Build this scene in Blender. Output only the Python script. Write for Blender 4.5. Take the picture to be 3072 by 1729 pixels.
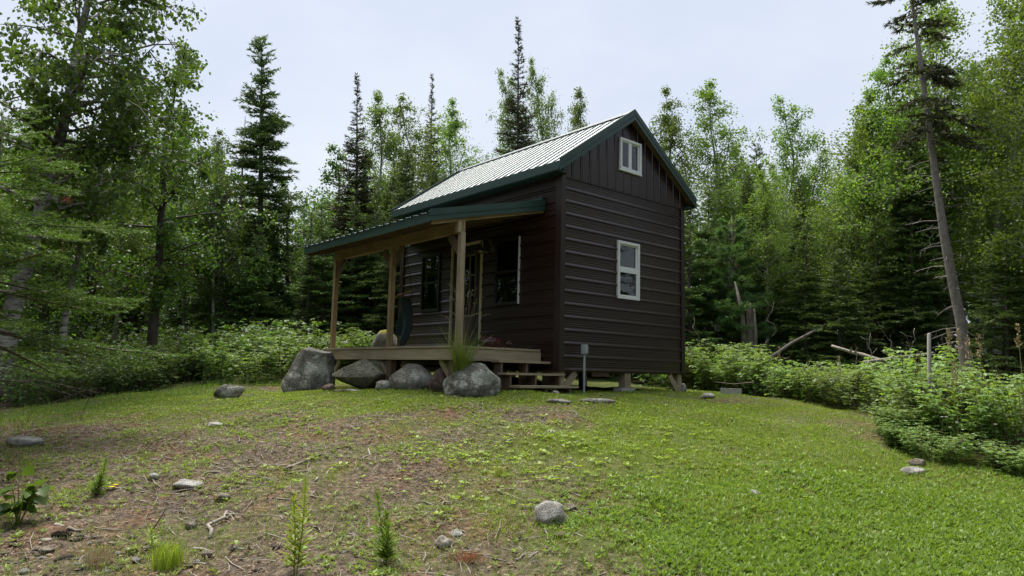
import bpy, math, random
import numpy as np
from mathutils import Matrix, Vector, noise as mnoise

for o in list(bpy.data.objects): bpy.data.objects.remove(o, do_unlink=True)
scene = bpy.context.scene
COL = scene.collection
R = math.radians

# ------------------------------------------------------------------ camera
FPX, CX, CY = 2090.0, 1536.0, 864.5          # focal length in pixels of the 3072 px photograph
PITCH, ROLL, EYE = R(6.8), R(1.35), 1.6
cam = bpy.data.cameras.new('camera'); camo = bpy.data.objects.new('camera', cam); COL.objects.link(camo)
cam.sensor_width = 36; cam.lens = FPX / 3072 * 36; cam.clip_start = .05; cam.clip_end = 2000
_r = Vector((1, 0, 0)); _f = Vector((0, math.cos(PITCH), math.sin(PITCH))); _u = Vector((0, -math.sin(PITCH), math.cos(PITCH)))
_xc = _r * math.cos(ROLL) + _u * math.sin(ROLL); _yc = -_r * math.sin(ROLL) + _u * math.cos(ROLL); _zc = -_f
camo.matrix_world = Matrix(((_xc.x, _yc.x, _zc.x, 0), (_xc.y, _yc.y, _zc.y, 0), (_xc.z, _yc.z, _zc.z, EYE), (0, 0, 0, 1)))
scene.camera = camo

# ------------------------------------------------------------------ sky, sun, exposure
SUN_DIR = Vector((-.20, .33, 1.0)).normalized()        # towards the sun (veiled by cloud)
world = bpy.data.worlds.new('World'); scene.world = world; world.use_nodes = True
wn, wl = world.node_tree.nodes, world.node_tree.links; wn.clear()
wo = wn.new('ShaderNodeOutputWorld'); bg = wn.new('ShaderNodeBackground'); bg.inputs[1].default_value = .1
sky = wn.new('ShaderNodeTexSky'); sky.sky_type = 'NISHITA'; sky.sun_disc = False
sky.sun_elevation = math.asin(SUN_DIR.z); sky.sun_rotation = math.atan2(SUN_DIR.x, SUN_DIR.y)
sky.dust_density = 3; sky.air_density = 1.2
tc = wn.new('ShaderNodeTexCoord'); mp = wn.new('ShaderNodeMapping'); mp.inputs['Scale'].default_value = (1.2, 1.2, 2.6)
nz = wn.new('ShaderNodeTexNoise'); nz.inputs['Scale'].default_value = 1.5; nz.inputs['Detail'].default_value = 5; nz.inputs['Roughness'].default_value = .55
cr = wn.new('ShaderNodeValToRGB'); cr.color_ramp.elements[0].position = .3; cr.color_ramp.elements[1].position = .72
cr.color_ramp.elements[0].color = (.63, .72, .895, 1); cr.color_ramp.elements[1].color = (.84, .89, .98, 1)
sc = wn.new('ShaderNodeVectorMath'); sc.operation = 'SCALE'; sc.inputs['Scale'].default_value = 5.3
mx = wn.new('ShaderNodeMixRGB'); mx.inputs[0].default_value = .9
wl.new(tc.outputs['Generated'], mp.inputs[0]); wl.new(mp.outputs[0], nz.inputs[0]); wl.new(nz.outputs[0], cr.inputs[0]); wl.new(cr.outputs[0], sc.inputs[0])
wl.new(sky.outputs[0], mx.inputs[1]); wl.new(sc.outputs[0], mx.inputs[2]); wl.new(mx.outputs[0], bg.inputs[0]); wl.new(bg.outputs[0], wo.inputs[0])
sd = bpy.data.lights.new('sun', 'SUN'); sd.energy = 4.2; sd.angle = R(40); sd.color = (1, .95, .87)
so = bpy.data.objects.new('sun', sd); COL.objects.link(so); so.rotation_euler = SUN_DIR.to_track_quat('Z', 'Y').to_euler(); so.location = (0, 0, 30)
vs = scene.view_settings; vs.view_transform = 'Standard'; vs.look = 'None'; vs.gamma = 1; vs.exposure = .92; vs.use_curve_mapping = False
scene.render.engine = 'CYCLES'

# ------------------------------------------------------------------ pixel rays and terrain
def ray(px, py):
    a, b = px - CX, -(py - CY)
    v = _xc * a + _yc * b + _f * FPX
    return v
def at(px, py, Y):
    d = ray(px, py); k = Y / d.y
    return Vector((d.x * k, Y, EYE + d.z * k))

CTRL = np.array([
 (0,0,0),(-4,2,-.02),(4,2,.03),(0,3,.06),(-3.4,4.9,.13),(.05,5,.2),(3.5,4.9,.28),(.39,6,.42),(.04,8,.76),(-3.46,8,.62),(2.7,8.5,.82),
 (-5.8,8.5,.58),(4.6,8,.66),(5.06,7,.46),(4.97,9,.83),(6.06,11,1.0),(5.36,13,1.14),(-8.6,12,.76),(-8.1,14,.91),(-4.95,12.5,1.04),
 (-4,13.6,1.1),(-2.85,12.6,1.19),(-.6,10.8,1.22),(0,10.5,1.2),(.9,10.8,1.2),(3.5,14.2,1.27),(2,13,1.26),(1,14,1.27),(-1,16,1.33),
 (4.54,14.5,1.21),(4.45,18,1.25),(-9.7,19,1.25),(-4.5,17.5,1.55),(-3,21,1.75),(-20,30,1.6),(0,30,1.8),(20,30,1.5),(12,18,1.1),(9,14,.95),
 (8,9,.7),(-12,9,.4),(-12,16,.85),(0,45,1.9),(-30,45,1.8),(30,45,1.7),(-25,10,.6),(25,10,.7),(0,-12,-.3),(-20,-10,-.2),(20,-10,-.1)], float)
_P = CTRL[:, :2]
def _phi(d2): return d2 * np.log(np.maximum(d2, 1e-9)) * .5
_n = len(_P); _K = _phi(((_P[:, None] - _P[None]) ** 2).sum(-1)) + np.eye(_n) * .6
_A = np.zeros((_n + 3, _n + 3)); _A[:_n, :_n] = _K; _A[:_n, _n] = 1; _A[:_n, n1:=_n + 1] = _P[:, 0]; _A[:_n, _n + 2] = _P[:, 1]; _A[_n:, :_n] = _A[:_n, _n:].T
_w = np.linalg.solve(_A, np.concatenate([CTRL[:, 2], [0, 0, 0]]))
def ground_np(x, y):
    x = np.asarray(x, float); y = np.asarray(y, float); sh = x.shape; x = x.ravel(); y = y.ravel()
    out = np.empty(x.size)
    for i in range(0, x.size, 20000):
        q = np.stack([x[i:i+20000], y[i:i+20000]], 1)
        out[i:i+20000] = _phi(((q[:, None] - _P[None]) ** 2).sum(-1)) @ _w[:_n] + _w[_n] + q @ _w[_n + 1:]
    r = np.hypot(x, y - 12); k = np.clip((r - 30) / 30, 0, 1); k = k * k * (3 - 2 * k)
    out = out * (1 - k) + 1.4 * k
    out += .018 * np.sin(x * 3.1 + 1.3 * np.sin(y * 2.3)) + .014 * np.sin(y * 4.7 + x * 1.9) + .010 * np.sin(x * 7.3 - y * 5.1)
    return out.reshape(sh)
def gz(x, y): return float(ground_np(np.array([x]), np.array([y]))[0])
def hit(px, py, ymin=4.0, ymax=30.0):
    d = ray(px, py); ys = np.linspace(ymin, ymax, 400); k = ys / d.y
    z = EYE + d.z * k; g = ground_np(d.x * k, ys); b = np.nonzero(z <= g)[0]
    i = b[0] if len(b) else 399
    return Vector((d.x * k[i], ys[i], g[i]))
def fract_noise(x, y, s, seed=0):
    """cheap smooth value noise on numpy arrays"""
    rs = np.random.RandomState(seed); T = rs.rand(64, 64)
    X = x * s + 17.3; Y = y * s + 9.1; xi = np.floor(X).astype(int); yi = np.floor(Y).astype(int); fx = X - xi; fy = Y - yi
    fx = fx * fx * (3 - 2 * fx); fy = fy * fy * (3 - 2 * fy); g = lambda a, b: T[a % 64, b % 64]
    return (g(xi, yi) * (1 - fx) + g(xi + 1, yi) * fx) * (1 - fy) + (g(xi, yi + 1) * (1 - fx) + g(xi + 1, yi + 1) * fx) * fy
def lawn_mask(x, y):
    """how grassy the clearing is (0 bare litter .. 1 lawn); follows the real patches of the place"""
    edge = -.15 + .30 * (y - 8) + .9 * np.maximum(0, 7 - y)
    m = np.clip((x - edge + .5) / 1.6, 0, 1)                       # lawn to the right
    far = np.clip((y - 8.3 + .10 * x) / 3.0, 0, 1)                  # green strip in front of the boulders
    m = np.maximum(m, far * .95)
    n = fract_noise(x, y, 1.1, 3) * .6 + fract_noise(x, y, 3.1, 5) * .4
    m = np.clip(m * 1.0 + (n - .5) * 1.15 - .9 * np.clip(fract_noise(x, y, .75, 63) - .66, 0, 1) * 3, 0, 1)
    br = np.exp(-((x + .6) / 1.2) ** 2 - ((y - 9.6) / .35) ** 2) * .7 + np.exp(-((x - 2.9) / .6) ** 2 - ((y - 5.4) / .35) ** 2) * .8
    return np.clip(m - br, 0, 1)

# ------------------------------------------------------------------ helpers
class MB:
    def __init__(s): s.v = []; s.f = []
    def box(s, a, b):
        x0, y0, z0 = a; x1, y1, z1 = b; n = len(s.v)
        s.v += [(x0,y0,z0),(x1,y0,z0),(x1,y1,z0),(x0,y1,z0),(x0,y0,z1),(x1,y0,z1),(x1,y1,z1),(x0,y1,z1)]
        s.f += [(n,n+3,n+2,n+1),(n+4,n+5,n+6,n+7),(n,n+1,n+5,n+4),(n+1,n+2,n+6,n+5),(n+2,n+3,n+7,n+6),(n+3,n,n+4,n+7)]
        return s
    def bar(s, p, q, w, h, up=(0,0,1)):
        """box from p to q, width w across, height h along up"""
        p = Vector(p); q = Vector(q); d = (q - p).normalized(); up = Vector(up); sx = d.cross(up).normalized(); uz = sx.cross(d).normalized(); n = len(s.v)
        for c in (p, q):
            for a, b in ((-1,-1),(1,-1),(1,1),(-1,1)): s.v.append(tuple(c + sx * (a * w / 2) + uz * (b * h / 2)))
        s.f += [(n,n+1,n+2,n+3),(n+7,n+6,n+5,n+4)] + [(n+i, n+4+i, n+4+(i+1)%4, n+(i+1)%4) for i in range(4)]
        return s
    def tube(s, path, radii, k=8, cap=True):
        path = [Vector(p) for p in path]; n0 = len(s.v); m = len(path); ref = Vector((.31, .17, .93))
        for i, p in enumerate(path):
            d = (path[min(i + 1, m - 1)] - path[max(i - 1, 0)]).normalized()
            a = d.cross(ref if abs(d.dot(ref)) < .95 else Vector((1, 0, 0))).normalized(); b = d.cross(a)
            for j in range(k):
                t = 2 * math.pi * j / k; s.v.append(tuple(p + (a * math.cos(t) + b * math.sin(t)) * radii[i]))
        for i in range(m - 1):
            for j in range(k): s.f.append((n0+i*k+j, n0+i*k+(j+1)%k, n0+(i+1)*k+(j+1)%k, n0+(i+1)*k+j))
        if cap: s.f += [tuple(n0 + j for j in range(k))[::-1], tuple(n0 + (m-1)*k + j for j in range(k))]
        return s
    def poly(s, pts, th):
        """flat polygon pts extruded by vector th"""
        n = len(s.v); k = len(pts); th = Vector(th)
        s.v += [tuple(p) for p in pts] + [tuple(Vector(p) + th) for p in pts]
        s.f += [tuple(range(n + k - 1, n - 1, -1)), tuple(range(n + k, n + 2 * k))] + [(n+i, n+(i+1)%k, n+k+(i+1)%k, n+k+i) for i in range(k)]
        return s
    def mesh(s, name, mat, smooth=False):
        me = bpy.data.meshes.new(name); me.from_pydata(s.v, [], s.f); me.materials.append(mat)
        if smooth: me.polygons.foreach_set('use_smooth', [True] * len(me.polygons))
        me.update(); return me
    def build(s, name, mat, parent=None, smooth=False): return link(name, s.mesh(name, mat, smooth), parent)
def link(name, data, parent=None, loc=None, rz=0):
    o = bpy.data.objects.new(name, data); COL.objects.link(o); o.parent = parent
    if loc is not None: o.location = loc
    if rz: o.rotation_euler.z = rz
    return o
def tag(o, label=None, cat=None, group=None, kind=None):
    if label: o['label'] = label
    if cat: o['category'] = cat
    if group: o['group'] = group
    if kind: o['kind'] = kind
    return o
def empty(name, loc, rz=0):
    o = bpy.data.objects.new(name, None); COL.objects.link(o); o.location = loc; o.rotation_euler.z = rz; o.empty_display_size = .2
    return o
def arr_mesh(name, V, F, mat, smooth=False, attr=None):
    """V (n,3), F (m,k) numpy -> mesh"""
    me = bpy.data.meshes.new(name); V = np.ascontiguousarray(V, np.float32); F = np.ascontiguousarray(F, np.int32); k = F.shape[1]
    me.vertices.add(len(V)); me.vertices.foreach_set('co', V.ravel())
    me.loops.add(F.size); me.loops.foreach_set('vertex_index', F.ravel())
    me.polygons.add(len(F)); me.polygons.foreach_set('loop_start', np.arange(0, F.size, k, dtype=np.int32)); me.polygons.foreach_set('loop_total', np.full(len(F), k, np.int32))
    if smooth: me.polygons.foreach_set('use_smooth', np.ones(len(F), bool))
    me.update(calc_edges=True); me.validate()
    if attr:
        for an, av in attr.items():
            a = me.attributes.new(an, 'FLOAT', 'POINT'); a.data.foreach_set('value', np.ascontiguousarray(av, np.float32))
    me.materials.append(mat); return me
def copy_tree(o, parent=None):
    c = o.copy(); COL.objects.link(c); c.parent = parent
    for ch in o.children: copy_tree(ch, c)
    return c

# ------------------------------------------------------------------ materials
def nmat(name):
    m = bpy.data.materials.new(name); m.use_nodes = True; n = m.node_tree.nodes; l = m.node_tree.links
    return m, n, l, n['Principled BSDF']
def noise_node(n, l, scale, detail=4, rough=.55, vec=None, mapscale=None, coord='Object'):
    t = n.new('ShaderNodeTexCoord'); mpn = n.new('ShaderNodeMapping'); l.new(t.outputs[coord], mpn.inputs[0])
    if mapscale: mpn.inputs['Scale'].default_value = mapscale
    z = n.new('ShaderNodeTexNoise'); z.inputs['Scale'].default_value = scale; z.inputs['Detail'].default_value = detail; z.inputs['Roughness'].default_value = rough
    l.new(mpn.outputs[0], z.inputs['Vector']); return z
def ramp(n, l, src, stops):
    r = n.new('ShaderNodeValToRGB'); e = r.color_ramp.elements
    while len(e) < len(stops): e.new(.5)
    for i, (p, c) in enumerate(stops): e[i].position = p; e[i].color = (*c, 1)
    l.new(src, r.inputs[0]); return r
def bump(n, l, src, bsdf, strength, dist=.01):
    b = n.new('ShaderNodeBump'); b.inputs['Strength'].default_value = strength; b.inputs['Distance'].default_value = dist
    l.new(src, b.inputs['Height']); l.new(b.outputs[0], bsdf.inputs['Normal']); return b
def mat_noise(name, c0, c1, scale, rough=.6, metallic=0, mapscale=None, bstr=0, bdist=.005, detail=5, lo=.3, hi=.7, coord='Object', spec=.5):
    m, n, l, b = nmat(name); z = noise_node(n, l, scale, detail, .6, mapscale=mapscale, coord=coord)
    r = ramp(n, l, z.outputs[0], [(lo, c0), (hi, c1)]); l.new(r.outputs[0], b.inputs['Base Color'])
    b.inputs['Roughness'].default_value = rough; b.inputs['Metallic'].default_value = metallic; b.inputs['Specular IOR Level'].default_value = spec
    if bstr: bump(n, l, z.outputs[0], b, bstr, bdist)
    return m
def mat_wood(name, axis, c0, c1):
    ms = [22, 22, 22]; ms[axis] = 1.3
    m, n, l, b = nmat(name); z = noise_node(n, l, 1.6, 6, .65, mapscale=ms); r = ramp(n, l, z.outputs[0], [(.28, c0), (.5, tuple((a + d) / 2 for a, d in zip(c0, c1))), (.75, c1)])
    z2 = noise_node(n, l, 2.2, 3, .5); mxx = n.new('ShaderNodeMixRGB'); mxx.blend_type = 'MULTIPLY'; mxx.inputs[0].default_value = .65
    r2 = ramp(n, l, z2.outputs[0], [(.3, (.55, .52, .48)), (.68, (1, 1, 1))]); l.new(r.outputs[0], mxx.inputs[1]); l.new(r2.outputs[0], mxx.inputs[2]); l.new(mxx.outputs[0], b.inputs['Base Color'])
    b.inputs['Roughness'].default_value = .75; bump(n, l, z.outputs[0], b, .35, .004); return m
def mat_leaf(name, c0, c1, transl=.35, rough=.5, objvar=.35, tcol=None, spec=.35):
    """leaf with per-leaf and per-plant colour differences, lets light through"""
    m = bpy.data.materials.new(name); m.use_nodes = True; n = m.node_tree.nodes; l = m.node_tree.links; b = n['Principled BSDF']; out = n['Material Output']
    g = n.new('ShaderNodeNewGeometry'); oi = n.new('ShaderNodeObjectInfo')
    mxx = n.new('ShaderNodeMixRGB'); mxx.inputs[1].default_value = (*c0, 1); mxx.inputs[2].default_value = (*c1, 1); l.new(g.outputs['Random Per Island'], mxx.inputs[0])
    hs = n.new('ShaderNodeHueSaturation'); mr = n.new('ShaderNodeMapRange'); mr.inputs[3].default_value = 1 - objvar; mr.inputs[4].default_value = 1 + objvar * .6
    l.new(oi.outputs['Random'], mr.inputs[0]); l.new(mr.outputs[0], hs.inputs['Value']); l.new(mxx.outputs[0], hs.inputs['Color'])
    mr2 = n.new('ShaderNodeMapRange'); mr2.inputs[3].default_value = .485; mr2.inputs[4].default_value = .512; l.new(oi.outputs['Random'], mr2.inputs[0]); l.new(mr2.outputs[0], hs.inputs['Hue'])
    l.new(hs.outputs[0], b.inputs['Base Color']); b.inputs['Roughness'].default_value = rough; b.inputs['Specular IOR Level'].default_value = spec
    t = n.new('ShaderNodeBsdfTranslucent'); tm = n.new('ShaderNodeMixRGB'); tm.blend_type = 'MULTIPLY'; tm.inputs[0].default_value = 1; tm.inputs[2].default_value = (*(tcol or (1.25, 1.25, .45)), 1)
    l.new(hs.outputs[0], tm.inputs[1]); l.new(tm.outputs[0], t.inputs[0]); ms = n.new('ShaderNodeMixShader'); ms.inputs[0].default_value = transl
    l.new(b.outputs[0], ms.inputs[1]); l.new(t.outputs[0], ms.inputs[2]); l.new(ms.outputs[0], out.inputs[0]); return m

M = {}
M['siding'] = mat_noise('brown_painted_metal', (.021, .0088, .0068), (.027, .012, .0095), 1.4, .29, 0, spec=.5)
M['trim_brown'] = mat_noise('brown_trim_metal', (.023, .012, .0105), (.029, .0155, .0135), 2, .36)
M['green'] = mat_noise('green_trim_metal', (.014, .040, .031), (.024, .056, .045), 3, .40, mapscale=(1, 1, 6))
M['roof'] = mat_noise('galvanised_roof_metal', (.048, .078, .074), (.080, .115, .110), 2.5, .25, 0, mapscale=(1, 6, 1), lo=.25, hi=.75)
M['ridge'] = mat_noise('ridge_cap_metal', (.07, .09, .091), (.10, .125, .126), 3, .4, 0)
for i, ax in enumerate('xyz'):
    M['wood_' + ax] = mat_wood('treated_pine_' + ax, i, (.20, .135, .065), (.40, .29, .155))
    M['grey_' + ax] = mat_wood('weathered_pine_' + ax, i, (.25, .195, .125), (.46, .38, .26))
    M['dark_' + ax] = mat_wood('brown_stained_wood_' + ax, i, (.085, .055, .035), (.20, .14, .09))  # dark timber; on porch purlins and inner rafters it stands in for shade
M['core'] = mat_noise('dark_interior_board', (.018, .015, .013), (.03, .026, .022), 3, .9)  # near-black colour stands in for the unlit cabin interior
M['white'] = mat_noise('white_vinyl', (.68, .69, .68), (.76, .76, .75), 2, .4)
M['cream'] = mat_noise('cream_door_trim', (.50, .46, .31), (.58, .53, .37), 3, .5)
M['muntin'] = mat_noise('dull_muntin', (.16, .155, .115), (.2, .19, .15), 3, .5)  # pale bars darkened in colour to carry the porch shade
M['doorpaint'] = mat_noise('dark_door_paint', (.02, .02, .021), (.03, .029, .029), 2, .4)
M['darkframe'] = mat_noise('dark_window_frame', (.014, .013, .013), (.022, .02, .02), 2, .4)
M['black'] = mat_noise('black_metal', (.012, .012, .012), (.02, .02, .02), 5, .45)
M['curtain'] = mat_noise('pale_curtain', (.42, .42, .38), (.55, .55, .5), 4, .9, mapscale=(30, 2, 1))
M['bluecurtain'] = mat_noise('lace_curtain', (.10, .11, .15), (.3, .31, .38), 9, .9)
M['concrete'] = mat_noise('concrete', (.30, .29, .265), (.42, .41, .38), 14, .9, bstr=.4)
M['pvc'] = mat_noise('grey_conduit', (.26, .28, .29), (.36, .38, .39), 6, .5)
M['lampmetal'] = mat_noise('olive_lamp_metal', (.075, .078, .055), (.12, .122, .09), 4, .4, .4)
M['bulb'] = mat_noise('frosted_bulb', (.55, .56, .36), (.62, .62, .42), 3, .3)
M['stake'] = mat_noise('weathered_stake', (.22, .21, .18), (.34, .33, .29), 6, .85, mapscale=(8, 8, 1))
m, n, l, b = nmat('window_glass'); M['glass'] = m
n.remove(b); gl = n.new('ShaderNodeBsdfGlossy'); gl.inputs['Roughness'].default_value = .015; gl.inputs[0].default_value = (.9, .95, .95, 1); tr = n.new('ShaderNodeBsdfTransparent'); tr.inputs[0].default_value = (.72, .78, .76, 1)
fr = n.new('ShaderNodeFresnel'); fr.inputs[0].default_value = 1.6; ms = n.new('ShaderNodeMixShader'); l.new(fr.outputs[0], ms.inputs[0]); l.new(tr.outputs[0], ms.inputs[1]); l.new(gl.outputs[0], ms.inputs[2]); l.new(ms.outputs[0], n['Material Output'].inputs[0])
m, n, l, b = nmat('dark_green_canvas'); M['canvas'] = m
b.inputs['Base Color'].default_value = (.010, .027, .026, 1); b.inputs['Roughness'].default_value = .85
m, n, l, b = nmat('brown_plastic_bag'); M['bag'] = m
b.inputs['Base Color'].default_value = (.055, .022, .018, 1); b.inputs['Roughness'].default_value = .24
z = noise_node(n, l, 7, 4, .6); bump(n, l, z.outputs[0], b, .8, .03)
def mat_rock(name, cols, lichen=(.42, .43, .38), lich=.55, moss=None, scale=1.0):
    m, n, l, b = nmat(name); z = noise_node(n, l, 5 * scale, 8, .68); r = ramp(n, l, z.outputs[0], [(.25, cols[0]), (.48, cols[1]), (.7, cols[2])])
    z2 = noise_node(n, l, 2.6 * scale, 9, .72, mapscale=(1, 1, 1.3)); r2 = ramp(n, l, z2.outputs[0], [(lich, (0, 0, 0)), (lich + .035, (1, 1, 1))]); mx1 = n.new('ShaderNodeMixRGB'); mx1.inputs[2].default_value = (*lichen, 1)
    l.new(r.outputs[0], mx1.inputs[1]); l.new(r2.outputs[0], mx1.inputs[0]); z3 = noise_node(n, l, 26 * scale, 5, .7); r3 = ramp(n, l, z3.outputs[0], [(.33, (.35, .35, .34)), (.55, (1, 1, 1))])
    mu = n.new('ShaderNodeMixRGB'); mu.blend_type = 'MULTIPLY'; mu.inputs[0].default_value = .75; l.new(mx1.outputs[0], mu.inputs[1]); l.new(r3.outputs[0], mu.inputs[2]); last = mu
    z5 = noise_node(n, l, 1.7 * scale, 5, .6); r5 = ramp(n, l, z5.outputs[0], [(.4, (.5, .5, .47)), (.62, (1, 1, 1))]); m5 = n.new('ShaderNodeMixRGB'); m5.blend_type = 'MULTIPLY'; m5.inputs[0].default_value = .8
    l.new(last.outputs[0], m5.inputs[1]); l.new(r5.outputs[0], m5.inputs[2]); last = m5
    if moss:
        g = n.new('ShaderNodeNewGeometry'); sx = n.new('ShaderNodeSeparateXYZ'); l.new(g.outputs['Normal'], sx.inputs[0]); z4 = noise_node(n, l, 4, 5, .6); ad = n.new('ShaderNodeMath'); ad.operation = 'MULTIPLY'; l.new(sx.outputs[2], ad.inputs[0]); l.new(z4.outputs[0], ad.inputs[1])
        r4 = ramp(n, l, ad.outputs[0], [(.26, (0, 0, 0)), (.36, (1, 1, 1))]); mm = n.new('ShaderNodeMixRGB'); mm.inputs[2].default_value = (*moss, 1); l.new(r4.outputs[0], mm.inputs[0]); l.new(last.outputs[0], mm.inputs[1]); last = mm
    l.new(last.outputs[0], b.inputs['Base Color']); b.inputs['Roughness'].default_value = .88; b.inputs['Specular IOR Level'].default_value = .3
    ad2 = n.new('ShaderNodeMath'); ad2.operation = 'ADD'; l.new(z.outputs[0], ad2.inputs[0]); l.new(z3.outputs[0], ad2.inputs[1]); bump(n, l, ad2.outputs[0], b, .9, .045); return m
M['rock'] = mat_rock('grey_granite', [(.15, .143, .125), (.27, .255, .225), (.40, .385, .345)])
M['rock_lichen'] = mat_rock('lichened_granite', [(.10, .098, .088), (.225, .215, .19), (.35, .335, .295)], (.47, .475, .42), .50)
M['rock_moss'] = mat_rock('mossy_granite', [(.10, .10, .085), (.18, .17, .14), (.27, .26, .22)], moss=(.20, .19, .02))
M['rock_green'] = mat_rock('olive_granite', [(.10, .098, .07), (.185, .18, .135), (.28, .27, .21)], (.26, .265, .19), .60)
M['rock_tan'] = mat_rock('tan_fieldstone', [(.24, .19, .14), (.38, .32, .25), (.5, .44, .36)], (.5, .47, .4), .62, scale=3)
M['rock_white'] = mat_rock('pale_fieldstone', [(.40, .39, .35), (.60, .575, .53), (.74, .72, .67)], (.3, .3, .25), .66, scale=3)
M['rock_red'] = mat_rock('reddish_fieldstone', [(.10, .075, .06), (.18, .13, .11), (.28, .21, .17)], (.3, .28, .22), .6)
# bark
def mat_bark(name, c0, c1, scale, mapscale, bstr=.6, marks=None):
    m, n, l, b = nmat(name); z = noise_node(n, l, scale, 6, .65, mapscale=mapscale); r = ramp(n, l, z.outputs[0], [(.3, c0), (.68, c1)]); last = r
    if marks:
        z2 = noise_node(n, l, 1, 4, .6, mapscale=(6, 6, 26)); r2 = ramp(n, l, z2.outputs[0], [(.54, (0, 0, 0)), (.6, (1, 1, 1))]); z3 = noise_node(n, l, 1.1, 4, .6); r3 = ramp(n, l, z3.outputs[0], [(.44, (0, 0, 0)), (.58, (1, 1, 1))])
        mx1 = n.new('ShaderNodeMixRGB'); mx1.blend_type = 'LIGHTEN'; mx1.inputs[0].default_value = .8; l.new(r2.outputs[0], mx1.inputs[1]); l.new(r3.outputs[0], mx1.inputs[2])
        mm = n.new('ShaderNodeMixRGB'); mm.inputs[2].default_value = (*marks, 1); l.new(mx1.outputs[0], mm.inputs[0]); l.new(r.outputs[0], mm.inputs[1]); last = mm
    l.new(last.outputs[0], b.inputs['Base Color']); b.inputs['Roughness'].default_value = .9; b.inputs['Specular IOR Level'].default_value = .2; bump(n, l, z.outputs[0], b, bstr, .02); return m
M['bark_birch'] = mat_bark('white_birch_bark', (.24, .225, .195), (.46, .44, .40), 3, (1, 1, 6), .3, (.055, .045, .036))
M['bark_aspen'] = mat_bark('pale_aspen_bark', (.24, .25, .19), (.42, .42, .34), 3, (1, 1, 4), .3, (.10, .095, .075))
M['bark_spruce'] = mat_bark('grey_spruce_bark', (.075, .06, .048), (.19, .165, .14), 9, (1, 1, .5), .8)
M['bark_snag'] = mat_bark('grey_flaking_bark', (.13, .115, .10), (.27, .245, .22), 11, (1, 1, .6), .8)
M['bark_dark'] = mat_bark('dark_bark', (.035, .03, .024), (.10, .085, .07), 8, (1, 1, .3), .8)
M['deadwood'] = mat_bark('bleached_deadwood', (.15, .13, .105), (.36, .325, .28), 6, (3, 3, .6), .5)
M['twig'] = mat_bark('grey_brown_twigs', (.10, .08, .065), (.24, .20, .17), 8, (1, 1, 1), .3)
# leaves
M['aspen'] = mat_leaf('aspen_leaves', (0.1, 0.18, 0.04), (0.19, 0.285, 0.07), 0.52)
M['birch'] = mat_leaf('birch_leaves', (0.062, 0.125, 0.027), (0.125, 0.21, 0.048), 0.46, .45, .2)
M['maple'] = mat_leaf('broad_leaves', (0.055, 0.12, 0.028), (0.115, 0.2, 0.05), 0.44, .4, .2)
M['spruce'] = mat_leaf('spruce_needles', (0.062, 0.112, 0.037), (0.128, 0.19, 0.06), 0.26, .55, .3)
M['blackspruce'] = mat_leaf('black_spruce_needles', (0.052, 0.068, 0.032), (0.1, 0.12, 0.052), 0.2, .55, .25)
M['fir'] = mat_leaf('fir_needles', (0.075, 0.14, 0.034), (0.145, 0.225, 0.055), 0.32, .5, .25)
M['darkfir'] = mat_leaf('shaded_fir_needles', (0.068, 0.125, 0.038), (0.14, 0.22, 0.064), 0.32, .5, .3)
M['pine'] = mat_leaf('pine_needles', (0.075, 0.155, 0.05), (0.135, 0.245, 0.08), 0.3, .5, .2)
M['rust'] = mat_leaf('rust_needles', (.20, .06, .02), (.30, .10, .035), .2, .7, .1, (1, .7, .4))
M['bramble'] = mat_leaf('bramble_leaves', (0.14, 0.23, 0.062), (0.25, 0.355, 0.11), 0.44, .5, .28)
M['shadeleaf'] = mat_leaf('understory_leaves', (0.085, 0.165, 0.04), (0.16, 0.255, 0.07), 0.45, .45, .3)
M['lawn'] = mat_leaf('lawn_grass', (0.145, 0.215, 0.025), (0.26, 0.34, 0.05), 0.4, .5, .05)
M['weed'] = mat_leaf('weed_leaves', (0.12, 0.195, 0.036), (0.22, 0.305, 0.06), 0.4, .45, .05)
M['limeweed'] = mat_leaf('lime_weed_leaves', (0.21, 0.3, 0.045), (0.32, 0.41, 0.075), 0.42, .45, .05)
M['straw'] = mat_leaf('dry_grass', (0.24, 0.19, 0.11), (0.42, 0.34, 0.22), 0.25, .7, .05, (1, .9, .6))
M['litter'] = mat_leaf('dry_leaf_litter', (0.12, 0.08, 0.05), (0.33, 0.24, 0.15), 0.1, .85, .05, (1, .8, .5))
M['petal'] = mat_leaf('white_petals', (.68, .68, .64), (.78, .78, .74), .3, .6, .05, (1, 1, 1))
M['yellow'] = mat_leaf('yellow_petals', (.75, .47, .01), (.8, .56, .02), .3, .6, .05, (1, .9, .3))

# ------------------------------------------------------------------ ground sheet
def graded(lo, hi, step, far):
    c = list(np.arange(lo, hi + 1e-6, step)); a = lo; s = step
    left = []; 
    while a > -far: s *= 1.28; a -= s; left.append(a)
    b = hi; s = step; right = []
    while b < far: s *= 1.28; b += s; right.append(b)
    return np.array(left[::-1] + c + right)
gx = graded(-9, 9, .09, 400); gy = graded(3.5, 18, .09, 400)
GX, GY = np.meshgrid(gx, gy); GZ = ground_np(GX, GY)
near = (np.abs(GX) < 9) & (GY > 3.4) & (GY < 18)
GZ = GZ + np.where(near, (fract_noise(GX, GY, 4.3, 11) - .5) * .035 + (fract_noise(GX, GY, 9, 12) - .5) * .016, 0)
nx, ny = len(gx), len(gy); idx = np.arange(nx * ny).reshape(ny, nx)
GF = np.stack([idx[:-1, :-1], idx[:-1, 1:], idx[1:, 1:], idx[1:, :-1]], -1).reshape(-1, 4)
lm = lawn_mask(GX, GY); wood = np.clip((np.hypot(GX - .5, (GY - 10) * .8) - 8.2) / 1.5, 0, 1)
m, n, l, b = nmat('soil_and_turf')
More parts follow.
